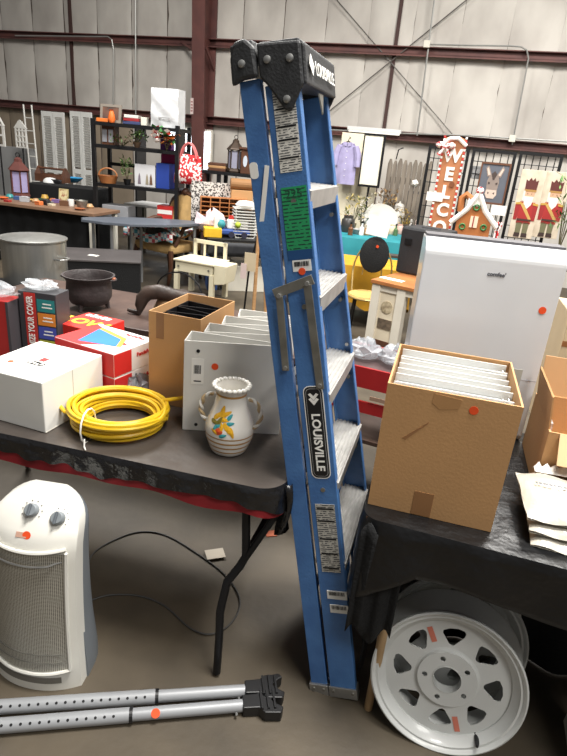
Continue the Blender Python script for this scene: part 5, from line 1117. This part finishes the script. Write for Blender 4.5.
q = onq(379, 231); pl_ = thing('white_platter', 'large oval white platter standing on the teal table', 'platter', q, 0); d = MB().lathe([(0, 0), (.16, .012), (.19, .025), (.195, .022), (.16, .004), (0, -.006)], 28).build('plate', WHC, pl_, smooth=True); d.matrix_local = Matrix.Translation((0, .05, .155)) @ Matrix.Rotation(R(68), 4, 'X') @ Matrix.Diagonal((1.15, .95, 1, 1)); MB().b2(-.06, .06, .0, .1, 0, .03).build('foot', WHC, pl_, bevel=.01)
for k, (x, y, lab, c, r_, h_) in enumerate(((396, 229, 'white lidded jar left of the framed photo', (228, 224, 216), .09, .30), (347, 232, 'dark square caddy at the ladder edge of the teal table', (60, 56, 54), .085, .2), (391, 234, 'small cream candle jar in front of the gold flowers', (222, 206, 176), .05, .12), (399, 234, 'small pinkish jar beside the cream candle jar', (206, 170, 160), .05, .12), (357, 234, 'grey stone bowl in front of the yellow flowers', (150, 148, 146), .08, .06), (366, 235, 'small tan pot near the paper tag chair', (170, 130, 90), .045, .08), (405, 235, 'pale blue cup at the right end of the teal table', (170, 196, 206), .045, .08), (374, 235.5, 'low white bowl at the front of the teal table', (230, 228, 224), .07, .05))):
    o = lathe_obj('table_jar', lab, 'jar' if 'jar' in lab else 'bowl' if 'bowl' in lab else 'pot', onq(x, y), [(0, 0), (r_ * .8, 0), (r_, h_ * .3), (r_ * .95, h_ * .75), (r_ * .7, h_ * .86), (r_ * .72, h_), (r_ * .6, h_), (r_ * .5, .02), (0, .02)] if 'bowl' not in lab else [(0, 0), (r_ * .5, 0), (r_, h_), (r_ * .93, h_), (r_ * .45, .015), (0, .015)], pmat(*c, rough=.4), 'jars on the teal table')
    if k == 0: MB().lathe([(r_ * .75, h_), (r_ * .6, h_ + .03), (.015, h_ + .04), (.012, h_ + .06), (0, h_ + .065)], 16).build('lid', WHC, o, smooth=True)
    if k == 1:
        for j in range(3): MB().tube([(-.03 + .03 * j, 0, .10), (-.04 + .04 * j, 0, .20)], .01, 6).build('brush', pmat(190 - 30 * j, 120, 90), o)
q, w_x, h_x = spanz(402, 191, 421, 229, ZQ); frame_pic('framed_photo', 'blue-grey framed photo standing behind the teal table jars', q + Vector((0, .03, 0)), R(-10), w_x, h_x, mat('slate_frame', (96, 104, 124), .5), mat('photo_print', (224, 218, 210), .6, col2=(190, 150, 130), scale=9, contrast=(.35, .5)), fw=.035)
q = onq(412, 232); o = thing('white_figurine', 'white figurine pair in front of the framed photo', 'figurine', q)
for x, m in ((-.03, WHC), (.04, pmat(220, 196, 186))): MB().lathe([(0, 0), (.045, 0), (.035, .05), (.018, .10), (.012, .115), (.022, .135), (.015, .16), (0, .165)], 12, (x, 0, 0)).build('figure', m, o, smooth=True)
# yellow-cloth table in front
qa = P(340, 262, .62); YT = (qa.x - .35, qa.y - .05, 0)
table('low_table', 'low table hidden under the mustard yellow cloth', YT, R(-8), 1.05, .6, .615, BROWNW, GM)
cloth_over('mustard_cloth', 'mustard yellow cloth draped over the low table', YT, R(-8), 1.05, .6, .615, .42, mat('mustard', (206, 152, 30), .7, var=.12, scale=7), 5)
bxo('flat_tin', 'flat dark tin lying on the mustard cloth', 'tin', P(392, 258, .6205), R(-8), .25, .12, .03, pmat(70, 62, 58))
bxo('small_sign', 'small white lettered block on the mustard cloth', 'block', P(372, 256, .6205), R(-8), .16, .05, .06, pmat(214, 206, 190))
# wire ice-cream chairs
GOLDW = mat('brass_wire', (176, 150, 96), .4, metal=.4)
def wire_chair(lab, loc, rz, seatm, pad=None):
    o = thing('wire_chair', lab, 'chair', loc, rz)
    MB().lathe([(0, .43), (.17, .43), (.18, .445), (.17, .46), (0, .465)], 24).build('seat', seatm, o, smooth=True)
    MB().tube([(.18 * math.cos(t * .2618), .18 * math.sin(t * .2618), .44) for t in range(24)], .010, 6, closed=True).build('seat_ring', GOLDW, o)
    for k in range(4): a = R(45 + 90 * k); MB().tube([(.15 * math.cos(a), .15 * math.sin(a), .43), (.19 * math.cos(a), .19 * math.sin(a), 0)], .010, 6).build('leg', DARKM, o)
    MB().tube([(-.16, .1, .44), (-.18, .16, .62)] + [(-.18 * math.cos(R(t)), .17, .64 + .26 * math.sin(R(t))) for t in range(0, 181, 15)] + [(.18, .16, .62), (.16, .1, .44)], .009, 6).build('back_hoop', GOLDW, o, smooth=True)
    MB().tube([(-.09 * math.cos(R(t)), .165, .60 + .17 * math.sin(R(t))) for t in range(0, 181, 15)], .007, 6).build('back_loop', GOLDW, o, smooth=True)
    if pad: p = MB().lathe([(0, -.012), (.13, -.012), (.15, 0), (.13, .012), (0, .012)], 24).build('back_pad', pad, o, smooth=True); p.matrix_local = Matrix.Translation((-.0, .14, .80)) @ Matrix.Rotation(R(78), 4, 'X') @ Matrix.Diagonal((.9, 1.1, 1, 1)); disc(o, .014, FRONT(.02, .118, .88))
    return o
q = P(363, 342, 0)
wire_chair('brass wire chair with a black oval back and orange dot', (q.x - .02, q.y + .02, 0), R(-12), mat('cane_seat', (206, 168, 96), .7, var=.15, scale=30), BLACKF)
o = MB().b2(-.10, .10, 0, .004, 0, .17).build('paper_sign', PAPER); q2 = PY(376, 236, q.y + .13); o.location = (q2.x, q.y + .13, q2.z); o.rotation_euler = (R(-8), R(6), R(-12)); tag(o, 'blank white paper sign propped against the wire chair back', 'sign')
# desk with wood top and white base
qa = P(371, 279, .74); qb = P(411, 288, .74); dy_ = math.atan2(qb.y - qa.y, qb.x - qa.x)
dsk = thing('white_desk', 'white painted desk with honey wood top under the black case', 'desk', (qa.x, qa.y, 0), dy_); WD = 1.1
MB().b2(0, WD, 0, .62, .71, .74).build('top', ORANGEW, dsk, bevel=.004)
DSW = mat('desk_white', (222, 216, 202), .55, var=.05)
for x in (.05, .27, WD - .05): 
    for y in (.04, .56): MB().b2(x - .035, x + .035, y - .03, y + .03, 0, .71).build('leg', DSW, dsk)
MB().b2(.085, .235, .03, .05, .06, .66).build('side_panel', mat('desk_cream', (220, 208, 184), .6, var=.04), dsk); MB().b2(.02, WD - .02, .02, .6, .66, .71).build('apron', DSW, dsk)
MB().b2(.31, WD - .08, .5, .52, .1, .66).build('back_panel', BROWNW, dsk)
pn = MB().b2(.10, .22, .024, .03, .36, .44).build('printed_scene', mat('sepia_print', (120, 104, 86), .6, col2=(70, 60, 50), scale=30), dsk)
ck_ = MB().lathe([(.05, 0), (.05, .006)], 20).build('printed_clock', mat('clock_print', (200, 186, 156), .6, col2=(120, 104, 80), scale=30), dsk); ck_.matrix_local = Matrix.Translation((.16, .03, .54)) @ Matrix.Rotation(R(90), 4, 'X')
MB().b2(.09, .23, .022, .03, .20, .26).build('brown_slot', BROWNW, dsk)
o = MB().b2(-.10, .10, 0, .07, 0, .003).build('price_card', PAPER); o.location = P(390, 280, .7405); o.rotation_euler.z = dy_; tag(o, 'white price card lying at the front of the honey wood desk top', 'card')
q, w_x, h_x = spanz(396, 226, 440, 276, .7405)
bcs = thing('black_case', 'black hard case standing on the honey wood desk', 'case', q + Vector((-.02, -.02, 0)), dy_); CS = mat('case_black', (44, 45, 48), .5, var=.12, bump=.1, bscale=60)
MB().b2(-w_x / 2 - .02, w_x / 2, 0, .30, 0, h_x * .95).build('shell', CS, bcs, bevel=.02); MB().b2(-w_x * .2, w_x * .25, .1, .14, h_x * .9, h_x * .9 + .03).build('handle', CS, bcs, bevel=.008); MB().b2(-w_x / 2 - .003, w_x / 2 + .003, .20, .215, .01, h_x * .905).build('seam', BLACKP, bcs)
for x in (-.12, .12): MB().b2(x - .03, x + .03, -.008, .0, h_x * .6, h_x * .72).build('latch', DARKM, bcs)
# red metal stand with wrapped wares
qa = P(352, 362, .70); qb = P(404, 374, .70); ry_ = math.atan2(qb.y - qa.y, qb.x - qa.x)
rs = thing('red_metal_stand', 'red painted metal stand with open frame beside the cardboard box', 'stand', (qa.x - .1, qa.y, 0), ry_); RM = mat('red_paint', (168, 36, 38), .4, var=.1)
MB().b2(0, .55, 0, .34, .685, .70).build('top_tray', mat('pink_tray', (84, 66, 66), .5), rs); MB().b2(0, .55, -.012, 0, .60, .705).build('front_rail', RM, rs); MB().b2(0, .55, .34, .352, .60, .705).build('back_rail', RM, rs)
for x in (0.0, .52):
    for y in (-.01, .32): MB().b2(x, x + .03, y, y + .03, 0, .60).build('leg', RM, rs)
MB().b2(.03, .52, -.012, 0, .47, .53).build('lower_rail', RM, rs); MB().b2(.03, .52, 0, .34, .30, .32).build('shelf', mat('wood_shelf', (74, 54, 44), .6), rs)
MB().b2(.22, .45, -.018, -.013, .548, .568).build('label_strip', pmat(160, 130, 110), rs); MB().tube([(.10, -.03, .60), (.10, -.03, .53)], .008, 6).build('hook', PAPER, rs)
for k, (fx_, sd) in enumerate(((.12, 41), (.28, 44))):
    v = Vector((qa.x - .1, qa.y, .7008)) + rotz((fx_, .14, 0), ry_); o = thing('bubble_wrapped_ware', ('clear-wrapped ware at the left on the red stand', 'clear-wrapped ware at the right on the red stand, beside the cardboard box')[k], 'wrapped ware', v)
    crumple('film', 0, 0, 0, .085, .09, .085, o, mat('glass_film', (190, 194, 200), .12, var=.1, alpha=.5, bump=.6, bscale=50), seed=sd)
# ---- grid panels
GY = 7.55; q0 = PY(428, 146, GY)
GZ = q0.z; gx = [428, 472, 519, 566]
for k in range(3):
    a = PY(gx[k], 145 + k * 3, GY - .14 * k); b_ = PY(gx[k + 1], 148 + k * 3, GY - .14 * (k + 1)); ww = (b_ - a).length - .03
    o = thing('grid_panel', ('black wire grid panel behind the welcome sign', 'black wire grid panel holding the donkey picture', 'black wire grid panel holding the two soldier pictures')[k], 'grid panel', (a.x + .015, a.y, 0), math.atan2(b_.y - a.y, b_.x - a.x), 'wire grid panels'); zt = a.z + .0
    for (x0, x1, z0, z1) in ((0, .035, .05, zt), (ww - .035, ww, .05, zt), (.035, ww - .035, zt - .035, zt), (.035, ww - .035, .05, .085)): MB().b2(x0, x1, -.012, .012, z0, z1).build('frame_bar', DARKM, o)
    for x in (.03, ww - .03): MB().b2(x - .02, x + .02, -.2, .2, 0, .05).build('foot', DARKM, o)
    for j in range(1, 6): MB().tube([(ww * j / 6, 0, .06), (ww * j / 6, 0, zt - .02)], .006, 5).build('wire', DARKM, o)
    for j in range(1, 12): z = zt - .14 * j; MB().tube([(.02, .008, z), (ww - .02, .008, z)], .005, 5).build('wire', DARKM, o) if z > .1 else None
# backdrop table for the porch decor
qa = P(430, 250, .80); DTY = R(-15); DT = tuple(Vector((qa.x - .1, 6.35, 0)) + rotz((.34, 0, 0), DTY))
table('decor_table', 'long table hidden behind the white appliance carrying the porch decor', DT, DTY, 1.8, .75, .74, BROWNW, GM)
def ond(px, dy=.3):
    d = ray(px, 240); # intersect table line at depth dy
    n = rotz((0, 1, 0), DTY); base = Vector(DT) + n * dy; t = (base - O).dot(n) / d.dot(n); p = O + d * t; return Vector((p.x, p.y, .7408))
def Hd(px, y, p): return PY(px, y, p.y).z - p.z
# WELCOME porch sign
p = ond(437, .42); hS = Hd(455, 136, p); ws = thing('welcome_sign', 'tall gingerbread-coloured porch board lettered WELCOME with a red bow', 'sign', p, R(-15)); GB = mat('gingerbread', (176, 116, 76), .7, var=.08)
wS = .25; poly = [(-wS / 2, 0), (wS / 2, 0), (wS / 2, hS - .06)] + [(wS / 2 * math.cos(R(t)), hS - .06 + .06 * math.sin(R(t))) for t in range(20, 180, 20)] + [(-wS / 2, hS - .06)]
MB().prism(poly, 0, .03, 'y').build('board', GB, ws)
cn = []
for sx in (-1, 1):
    for j in range(int(hS / .03)): cn.append((sx * (wS / 2 - .012), .02 + j * .03))
b = MB(); b2_ = MB()
for j, (x, z) in enumerate(cn): (b if j % 2 else b2_).box((x, -.003, z), (.022, .006, .022))
b.build('candy_border', PAPER, ws)['kind'] = 'stuff'; b2_.build('candy_border', pmat(196, 60, 54), ws)['kind'] = 'stuff'
for j, chh in enumerate('WELCOME'): text('letter', chh, .185, PAPER, ws, FRONT(.0, -.004, hS - .20 - j * .19), bold=.008, ext=.003)
for z in (hS - .04,): MB().tube([(-wS / 2, -.01, z - .05), (-.06, -.01, z + .01), (.03, -.01, z + .02), (wS / 2, -.01, z - .05)], .02, 8).build('icing', PAPER, ws, smooth=True)
bw_ = MB()
for sx in (-1, 1): bw_.sph((-.09 + sx * .055, -.02, hS - .10), .05, 8, .7); bw_.tube([(-.09, -.02, hS - .10), (-.09 + sx * .06, -.02, hS - .20)], [.012, .02], 6)
bw_.build('bow', check_mat('bow_check', (206, 40, 44), (240, 232, 230), 60), ws, smooth=True); MB().b2(-.20, -.02, -.012, -.008, hS * .42, hS * .50).build('paper_card', PAPER, ws)
MB().lathe([(.03, 0), (.03, .006)], 14).build('button', pmat(120, 70, 40), ws).matrix_local = Matrix.Translation((.05, -.004, hS - .49)) @ Matrix.Rotation(R(90), 4, 'X')
# gingerbread house
p = ond(470, .22); gh_ = thing('gingerbread_house', 'wooden gingerbread house cutout with white icing roof and wreaths', 'decoration', p, R(-14)); hG = Hd(472, 190, p); gwd = .36
MB().prism([(-gwd / 2, 0), (gwd / 2, 0), (gwd / 2, hG * .55), (0, hG * .92), (-gwd / 2, hG * .55)], 0, .05, 'y').build('wall', mat('gingerbread_house_wood', (178, 110, 58), .7, var=.1), gh_)
for sx in (-1, 1): MB().tube([(sx * (gwd / 2 + .06), -.0, hG * .46), (sx * gwd * .25, -.0, hG * .70), (0, -.0, hG * .96)], .028, 8).build('icing_roof', PAPER, gh_, smooth=True); MB().tube([(sx * gwd * .12, -.01, 0), (sx * gwd * .10, -.01, hG * .18), (0, -.01, hG * .24)], .018, 6).build('door_icing', PAPER, gh_, smooth=True)
MB().b2(-.04, .04, -.008, 0, hG * .42, hG * .60).build('window', pmat(236, 216, 190), gh_)
for x0 in (-.012,): MB().b2(x0, x0 + .012, -.012, -.008, hG * .42, hG * .60).build('window_bar', pmat(150, 40, 40), gh_)
for x, z in ((-.11, .42), (.11, .44), (.0, .74)): MB().tube([(x + .028 * math.cos(t * .52), -.008, hG * z + .028 * math.sin(t * .52)) for t in range(12)], .009, 6, closed=True).build('wreath', pmat(52, 120, 62), gh_)
MB().tube([(-.16, .02, hG * .65), (-.17, .02, hG * .86), (-.13, .02, hG * .92), (-.07, .02, hG * .86)], .035, 8).build('chimney', mat('gingerbread_house_wood', (190, 112, 52)), gh_, smooth=True)
MB().sph((0, 0, hG * 1.0), .04, 10).build('candy', check_mat('candy_swirl', (206, 40, 44), (240, 236, 232), 40), gh_, smooth=True); MB().b2(-.10, .03, -.012, -.007, hG * .76, hG * .88).build('paper_card', PAPER, gh_)
for x, c in ((.08, (206, 60, 50)), (-.08, (90, 140, 70)), (.15, (220, 180, 60)), (.17, (206, 60, 60))): MB().sph((x, -.012, hG * .10), .024, 8).build('gumdrop', pmat(*c), gh_, smooth=True)
for x in (.24, .27): MB().tube([(x, 0, 0), (x, 0, hG * (.5 if x < .25 else .42)), (x + .02, 0, hG * .55)], .012, 6).build('candy_cane', check_mat('bow_check', (206, 40, 44), (240, 232, 230), 60), gh_, smooth=True)
# donkey picture hung on the middle grid
q, w_x, h_x = span(473, 163, 504, 203, 7.26)
dp = thing('donkey_picture', 'framed grey picture of a donkey head hung on the wire grid', 'picture', (q.x, 7.26, q.z), R(-16)); SL = mat('slate_blue', (92, 96, 106), .7, var=.08); w2_ = w_x * .86
MB().b2(-w2_ / 2, w2_ / 2, 0, .02, 0, h_x).build('canvas', SL, dp)
for (x0, x1, z0, z1) in ((-w2_ / 2 - .012, w2_ / 2 + .012, -.012, .01), (-w2_ / 2 - .012, w2_ / 2 + .012, h_x - .01, h_x + .012), (-w2_ / 2 - .012, -w2_ / 2 + .006, .01, h_x - .01), (w2_ / 2 - .006, w2_ / 2 + .012, .01, h_x - .01)): MB().b2(x0, x1, -.008, .024, z0, z1).build('frame_bar', BROWNW, dp)
FUR = pmat(142, 128, 120); MUZ = pmat(206, 186, 172); DF = pmat(70, 58, 54)
def pp_(name, pts, m, y): MB().prism([(x * w2_, z * h_x) for x, z in pts], y - .001, y, 'y').build(name, m, dp)
pp_('donkey_head', [(-.16, .72), (.16, .72), (.22, .55), (.20, .35), (.22, .22), (.12, .12), (-.12, .12), (-.22, .22), (-.20, .35), (-.22, .55)], FUR, -.002)
for sx in (-1, 1): pp_('donkey_ear', [(sx * .08, .70), (sx * .26, .95), (sx * .34, .88), (sx * .24, .66)], FUR, -.003); pp_('ear_inner', [(sx * .14, .72), (sx * .26, .90), (sx * .30, .86), (sx * .22, .70)], MUZ, -.004); pp_('eye', [(sx * .10, .52), (sx * .17, .54), (sx * .17, .49), (sx * .11, .48)], DF, -.005); pp_('nostril', [(sx * .06, .26), (sx * .13, .29), (sx * .12, .22)], DF, -.005)
pp_('muzzle', [(-.18, .34), (.18, .34), (.21, .22), (.12, .12), (-.12, .12), (-.21, .22)], MUZ, -.004); pp_('forelock', [(-.1, .74), (0, .82), (.1, .74), (.03, .60), (-.03, .60)], DF, -.005)
# two soldier pictures (toy soldier uniform)
for k, (x0, x1, lab) in enumerate(((507, 531, 'tall cream picture of a red-coated toy soldier, the left of the pair'), (531.5, 556, 'tall cream picture of a red-coated toy soldier, the right of the pair'))):
    q, w_x, h_x = span(x0, 167 + 2 * k, x1, 238, 6.95 - .05 * k); o = thing('soldier_picture', lab, 'picture', (q.x, 6.95 - .05 * k, q.z), R(-16), 'toy soldier pictures'); w_x *= .98; zt = h_x * .98
    MB().b2(-w_x / 2, w_x / 2, 0, .03, 0, zt).build('canvas', mat('cream_canvas', (216, 204, 184), .8, col2=(190, 176, 154), scale=8), o, bevel=.003)
    def sp2(name, pts, c, y=-.002): MB().prism([(x * w_x, z * zt) for x, z in pts], y - .001, y, 'y').build(name, pmat(*c, rough=.8), o)
    sp2('hat', [(-.22, .70), (.24, .70), (.26, .86), (.16, .84), (.10, .89), (.02, .85), (-.06, .89), (-.14, .84), (-.24, .86)], (92, 44, 40)); sp2('hat_band', [(-.23, .69), (.25, .69), (.25, .72), (-.23, .72)], (170, 130, 70), -.004)
    sp2('face', [(-.20, .69), (.22, .69), (.20, .60), (-.18, .60)], (206, 166, 136)); sp2('beard', [(-.18, .62), (.20, .62), (.16, .50), (.02, .44), (-.14, .50)], (232, 226, 216), -.004); sp2('hair', [(-.25, .70), (-.18, .70), (-.17, .54), (-.25, .56)], (226, 220, 210), -.004)
    for sx in (-1, 1): sp2('eye', [(.01 + sx * .08 - .02, .655), (.01 + sx * .08 + .02, .655), (.01 + sx * .08, .67)], (60, 40, 36), -.005); sp2('epaulette', [(sx * .22, .535), (sx * .46, .52), (sx * .46, .49), (sx * .24, .50)], (190, 150, 70), -.005); sp2('sleeve', [(sx * .24, .53), (sx * .46, .51), (sx * .44, .27), (sx * .30, .27)], (150, 40, 40), -.0025); sp2('trouser_leg', [(sx * .02, .24), (sx * .27, .24), (sx * .24, .04), (sx * .04, .04)], (110, 108, 80)); sp2('boot', [(sx * .03, .08), (sx * .26, .08), (sx * .28, .02), (sx * .03, .02)], (60, 44, 40), -.004)
    sp2('coat', [(-.30, .54), (.32, .54), (.30, .22), (-.28, .22)], (164, 44, 42)); sp2('sash', [(-.26, .50), (-.16, .53), (.28, .30), (.27, .24)], (196, 160, 90), -.004); sp2('belt', [(-.28, .29), (.30, .29), (.30, .26), (-.28, .26)], (70, 46, 40), -.006)
# cards, small santa stocking, green sprig
p = ond(509, .18); o = thing('rose_card', 'white card with a dark red rose print below the soldier pictures', 'card', p, R(-15)); MB().b2(-.09, .09, 0, .004, 0, .20).build('card', PAPER, o); MB().lathe([(.045, 0), (.03, .004), (0, .006)], 9).build('rose_print', pmat(140, 24, 36), o).matrix_local = Matrix.Translation((.0, -.001, .125)) @ Matrix.Rotation(R(90), 4, 'X') @ Matrix.Diagonal((1.2, .7, 1, 1))
for k in range(3): MB().b2(-.06, .06, -.002, 0, .02 + .018 * k, .026 + .018 * k).build('print_line', pmat(150, 150, 150), o)
p = ond(492, .25); o = thing('price_card', 'small white price card standing between gingerbread house and rose card', 'card', p, R(-15)); hC = Hd(494, 205, p); MB().b2(-.075, .075, 0, .004, hC - .10, hC).build('card', PAPER, o); MB().tube([(0, .008, 0), (0, .008, hC - .05)], .004, 5).build('pick', DARKM, o)
p = ond(529, .14); o = thing('striped_stocking', 'small red and white striped stocking ornament by the soldier pictures', 'ornament', p, R(-15))
for x in (-.04, .04): MB().tube([(x, 0, .10), (x, 0, .02), (x - .03, -.01, .012)], .016, 7).build('sock', check_mat('bow_check', (206, 40, 44), (240, 232, 230), 60), o, smooth=True)
p = ond(561, .20); hF = Hd(562, 165, p); bouquet('fir_sprig', 'green fir sprig at the right frame edge beside the soldier pictures', 'plant', p, .30, hF, [(70, 110, 56), (100, 136, 70)], 160, (.07, .16, pmat(90, 60, 44)), 51, .008, .10)
# ============================================================ more small goods
EX = [(6, 205, 'tiny red tin beside the lantern foot', 'tin', (170, 50, 46)), (17, 203, 'tiny blue tin in front of the lantern', 'tin', (60, 90, 140)), (24, 205, 'flat silver tray in front of the lantern', 'tray', (176, 178, 182)), (30, 204, 'small brass dish right of the lantern', 'dish', (186, 150, 80)), (37, 208, 'flat orange tile at the table edge left of the small picture', 'tile', (216, 120, 66)), (44, 208, 'small black box at the edge left of the small picture', 'box', (40, 40, 44)), (50, 209, 'small cream box at the edge below the small picture', 'box', (216, 204, 178)), (55, 206, 'small violet box just left of the small picture', 'box', (120, 96, 150)), (64, 209, 'thin brown case in front of the white mug', 'case', (104, 72, 52)), (80, 213, 'flat rusty dish at the right table corner', 'dish', (150, 90, 60))]
for k, (x, y, lab, cat, c) in enumerate(EX):
    q = on3(x, y - 3)
    if cat == 'dish': lathe_obj('trinket_dish', lab, cat, q, [(0, 0), (.04, 0), (.07, .02), (.066, .022), (.035, .006), (0, .006)], pmat(*c, rough=.35), 'trinkets on the far left table')
    else:
        o = bxo('trinket_' + cat, lab, cat, q, TY3 + R(20 * math.sin(k)), .07 + .02 * (k % 3), .06, .02 + .02 * (k % 3), pmat(*c, rough=.45), 'trinkets on the far left table', .003)
        MB().b2(-.036, .036, -.002, .062, .018 + .02 * (k % 3), .024 + .02 * (k % 3)).build('lid', pmat(*[min(255, v + 18) for v in c], rough=.45), o)
for k, (x, y, lab, c, r_, h_) in enumerate(((350, 235, 'tiny brown bottle at the front ladder edge of the teal table', (110, 70, 46), .03, .13), (361, 235, 'tiny white bottle at the front of the teal table beside the paper sign', (226, 224, 220), .03, .14), (386, 235, 'tiny amber bottle at the front right of the platter', (190, 130, 60), .03, .13), (395, 235.5, 'tiny green bottle between the cream jars', (90, 120, 80), .028, .12), (410, 235.5, 'tiny grey bottle at the right front of the teal table', (140, 140, 146), .03, .12))):
    o = lathe_obj('small_bottle', lab, 'bottle', onq(x, y), [(0, 0), (r_, 0), (r_, h_ * .6), (r_ * .4, h_ * .75), (r_ * .4, h_), (0, h_)], pmat(*c, rough=.25), 'small bottles on the teal table')
    MB().lathe([(r_ * .45, h_), (r_ * .45, h_ + .02), (0, h_ + .021)], 10).build('cap', DARKM, o, smooth=True)

# more goods on the rack
for k, (px_, sh, lab, c, w_g, h_g) in enumerate(((118, 2, 'small green tin on the rack third shelf beside the basket', (80, 120, 70), .08, .10), (152, 1, 'small grey ceramic house on the rack second shelf', (150, 150, 150), .10, .14), (156.5, 2, 'small black tin between the figure carton and blue bin', (40, 40, 44), .06, .16), (128, 3, 'brown shoe box on the lowest rack shelf', (120, 88, 60), .26, .12), (146, 3, 'pale green box on the lowest rack shelf beside the brown shoe box', (150, 176, 150), .2, .16))):
    o = bxo('rack_goods', lab, 'house' if 'house' in lab else 'tin' if 'tin' in lab else 'box', onk(px_, sh, .1), R(-8), w_g, .12, h_g, pmat(*c), 'small goods on the black rack', .004)
    MB().b2(-w_g / 2 - .003, w_g / 2 + .003, -.003, .123, h_g - .025, h_g + .004).build('lid', pmat(*[int(v * .85) for v in c]), o)
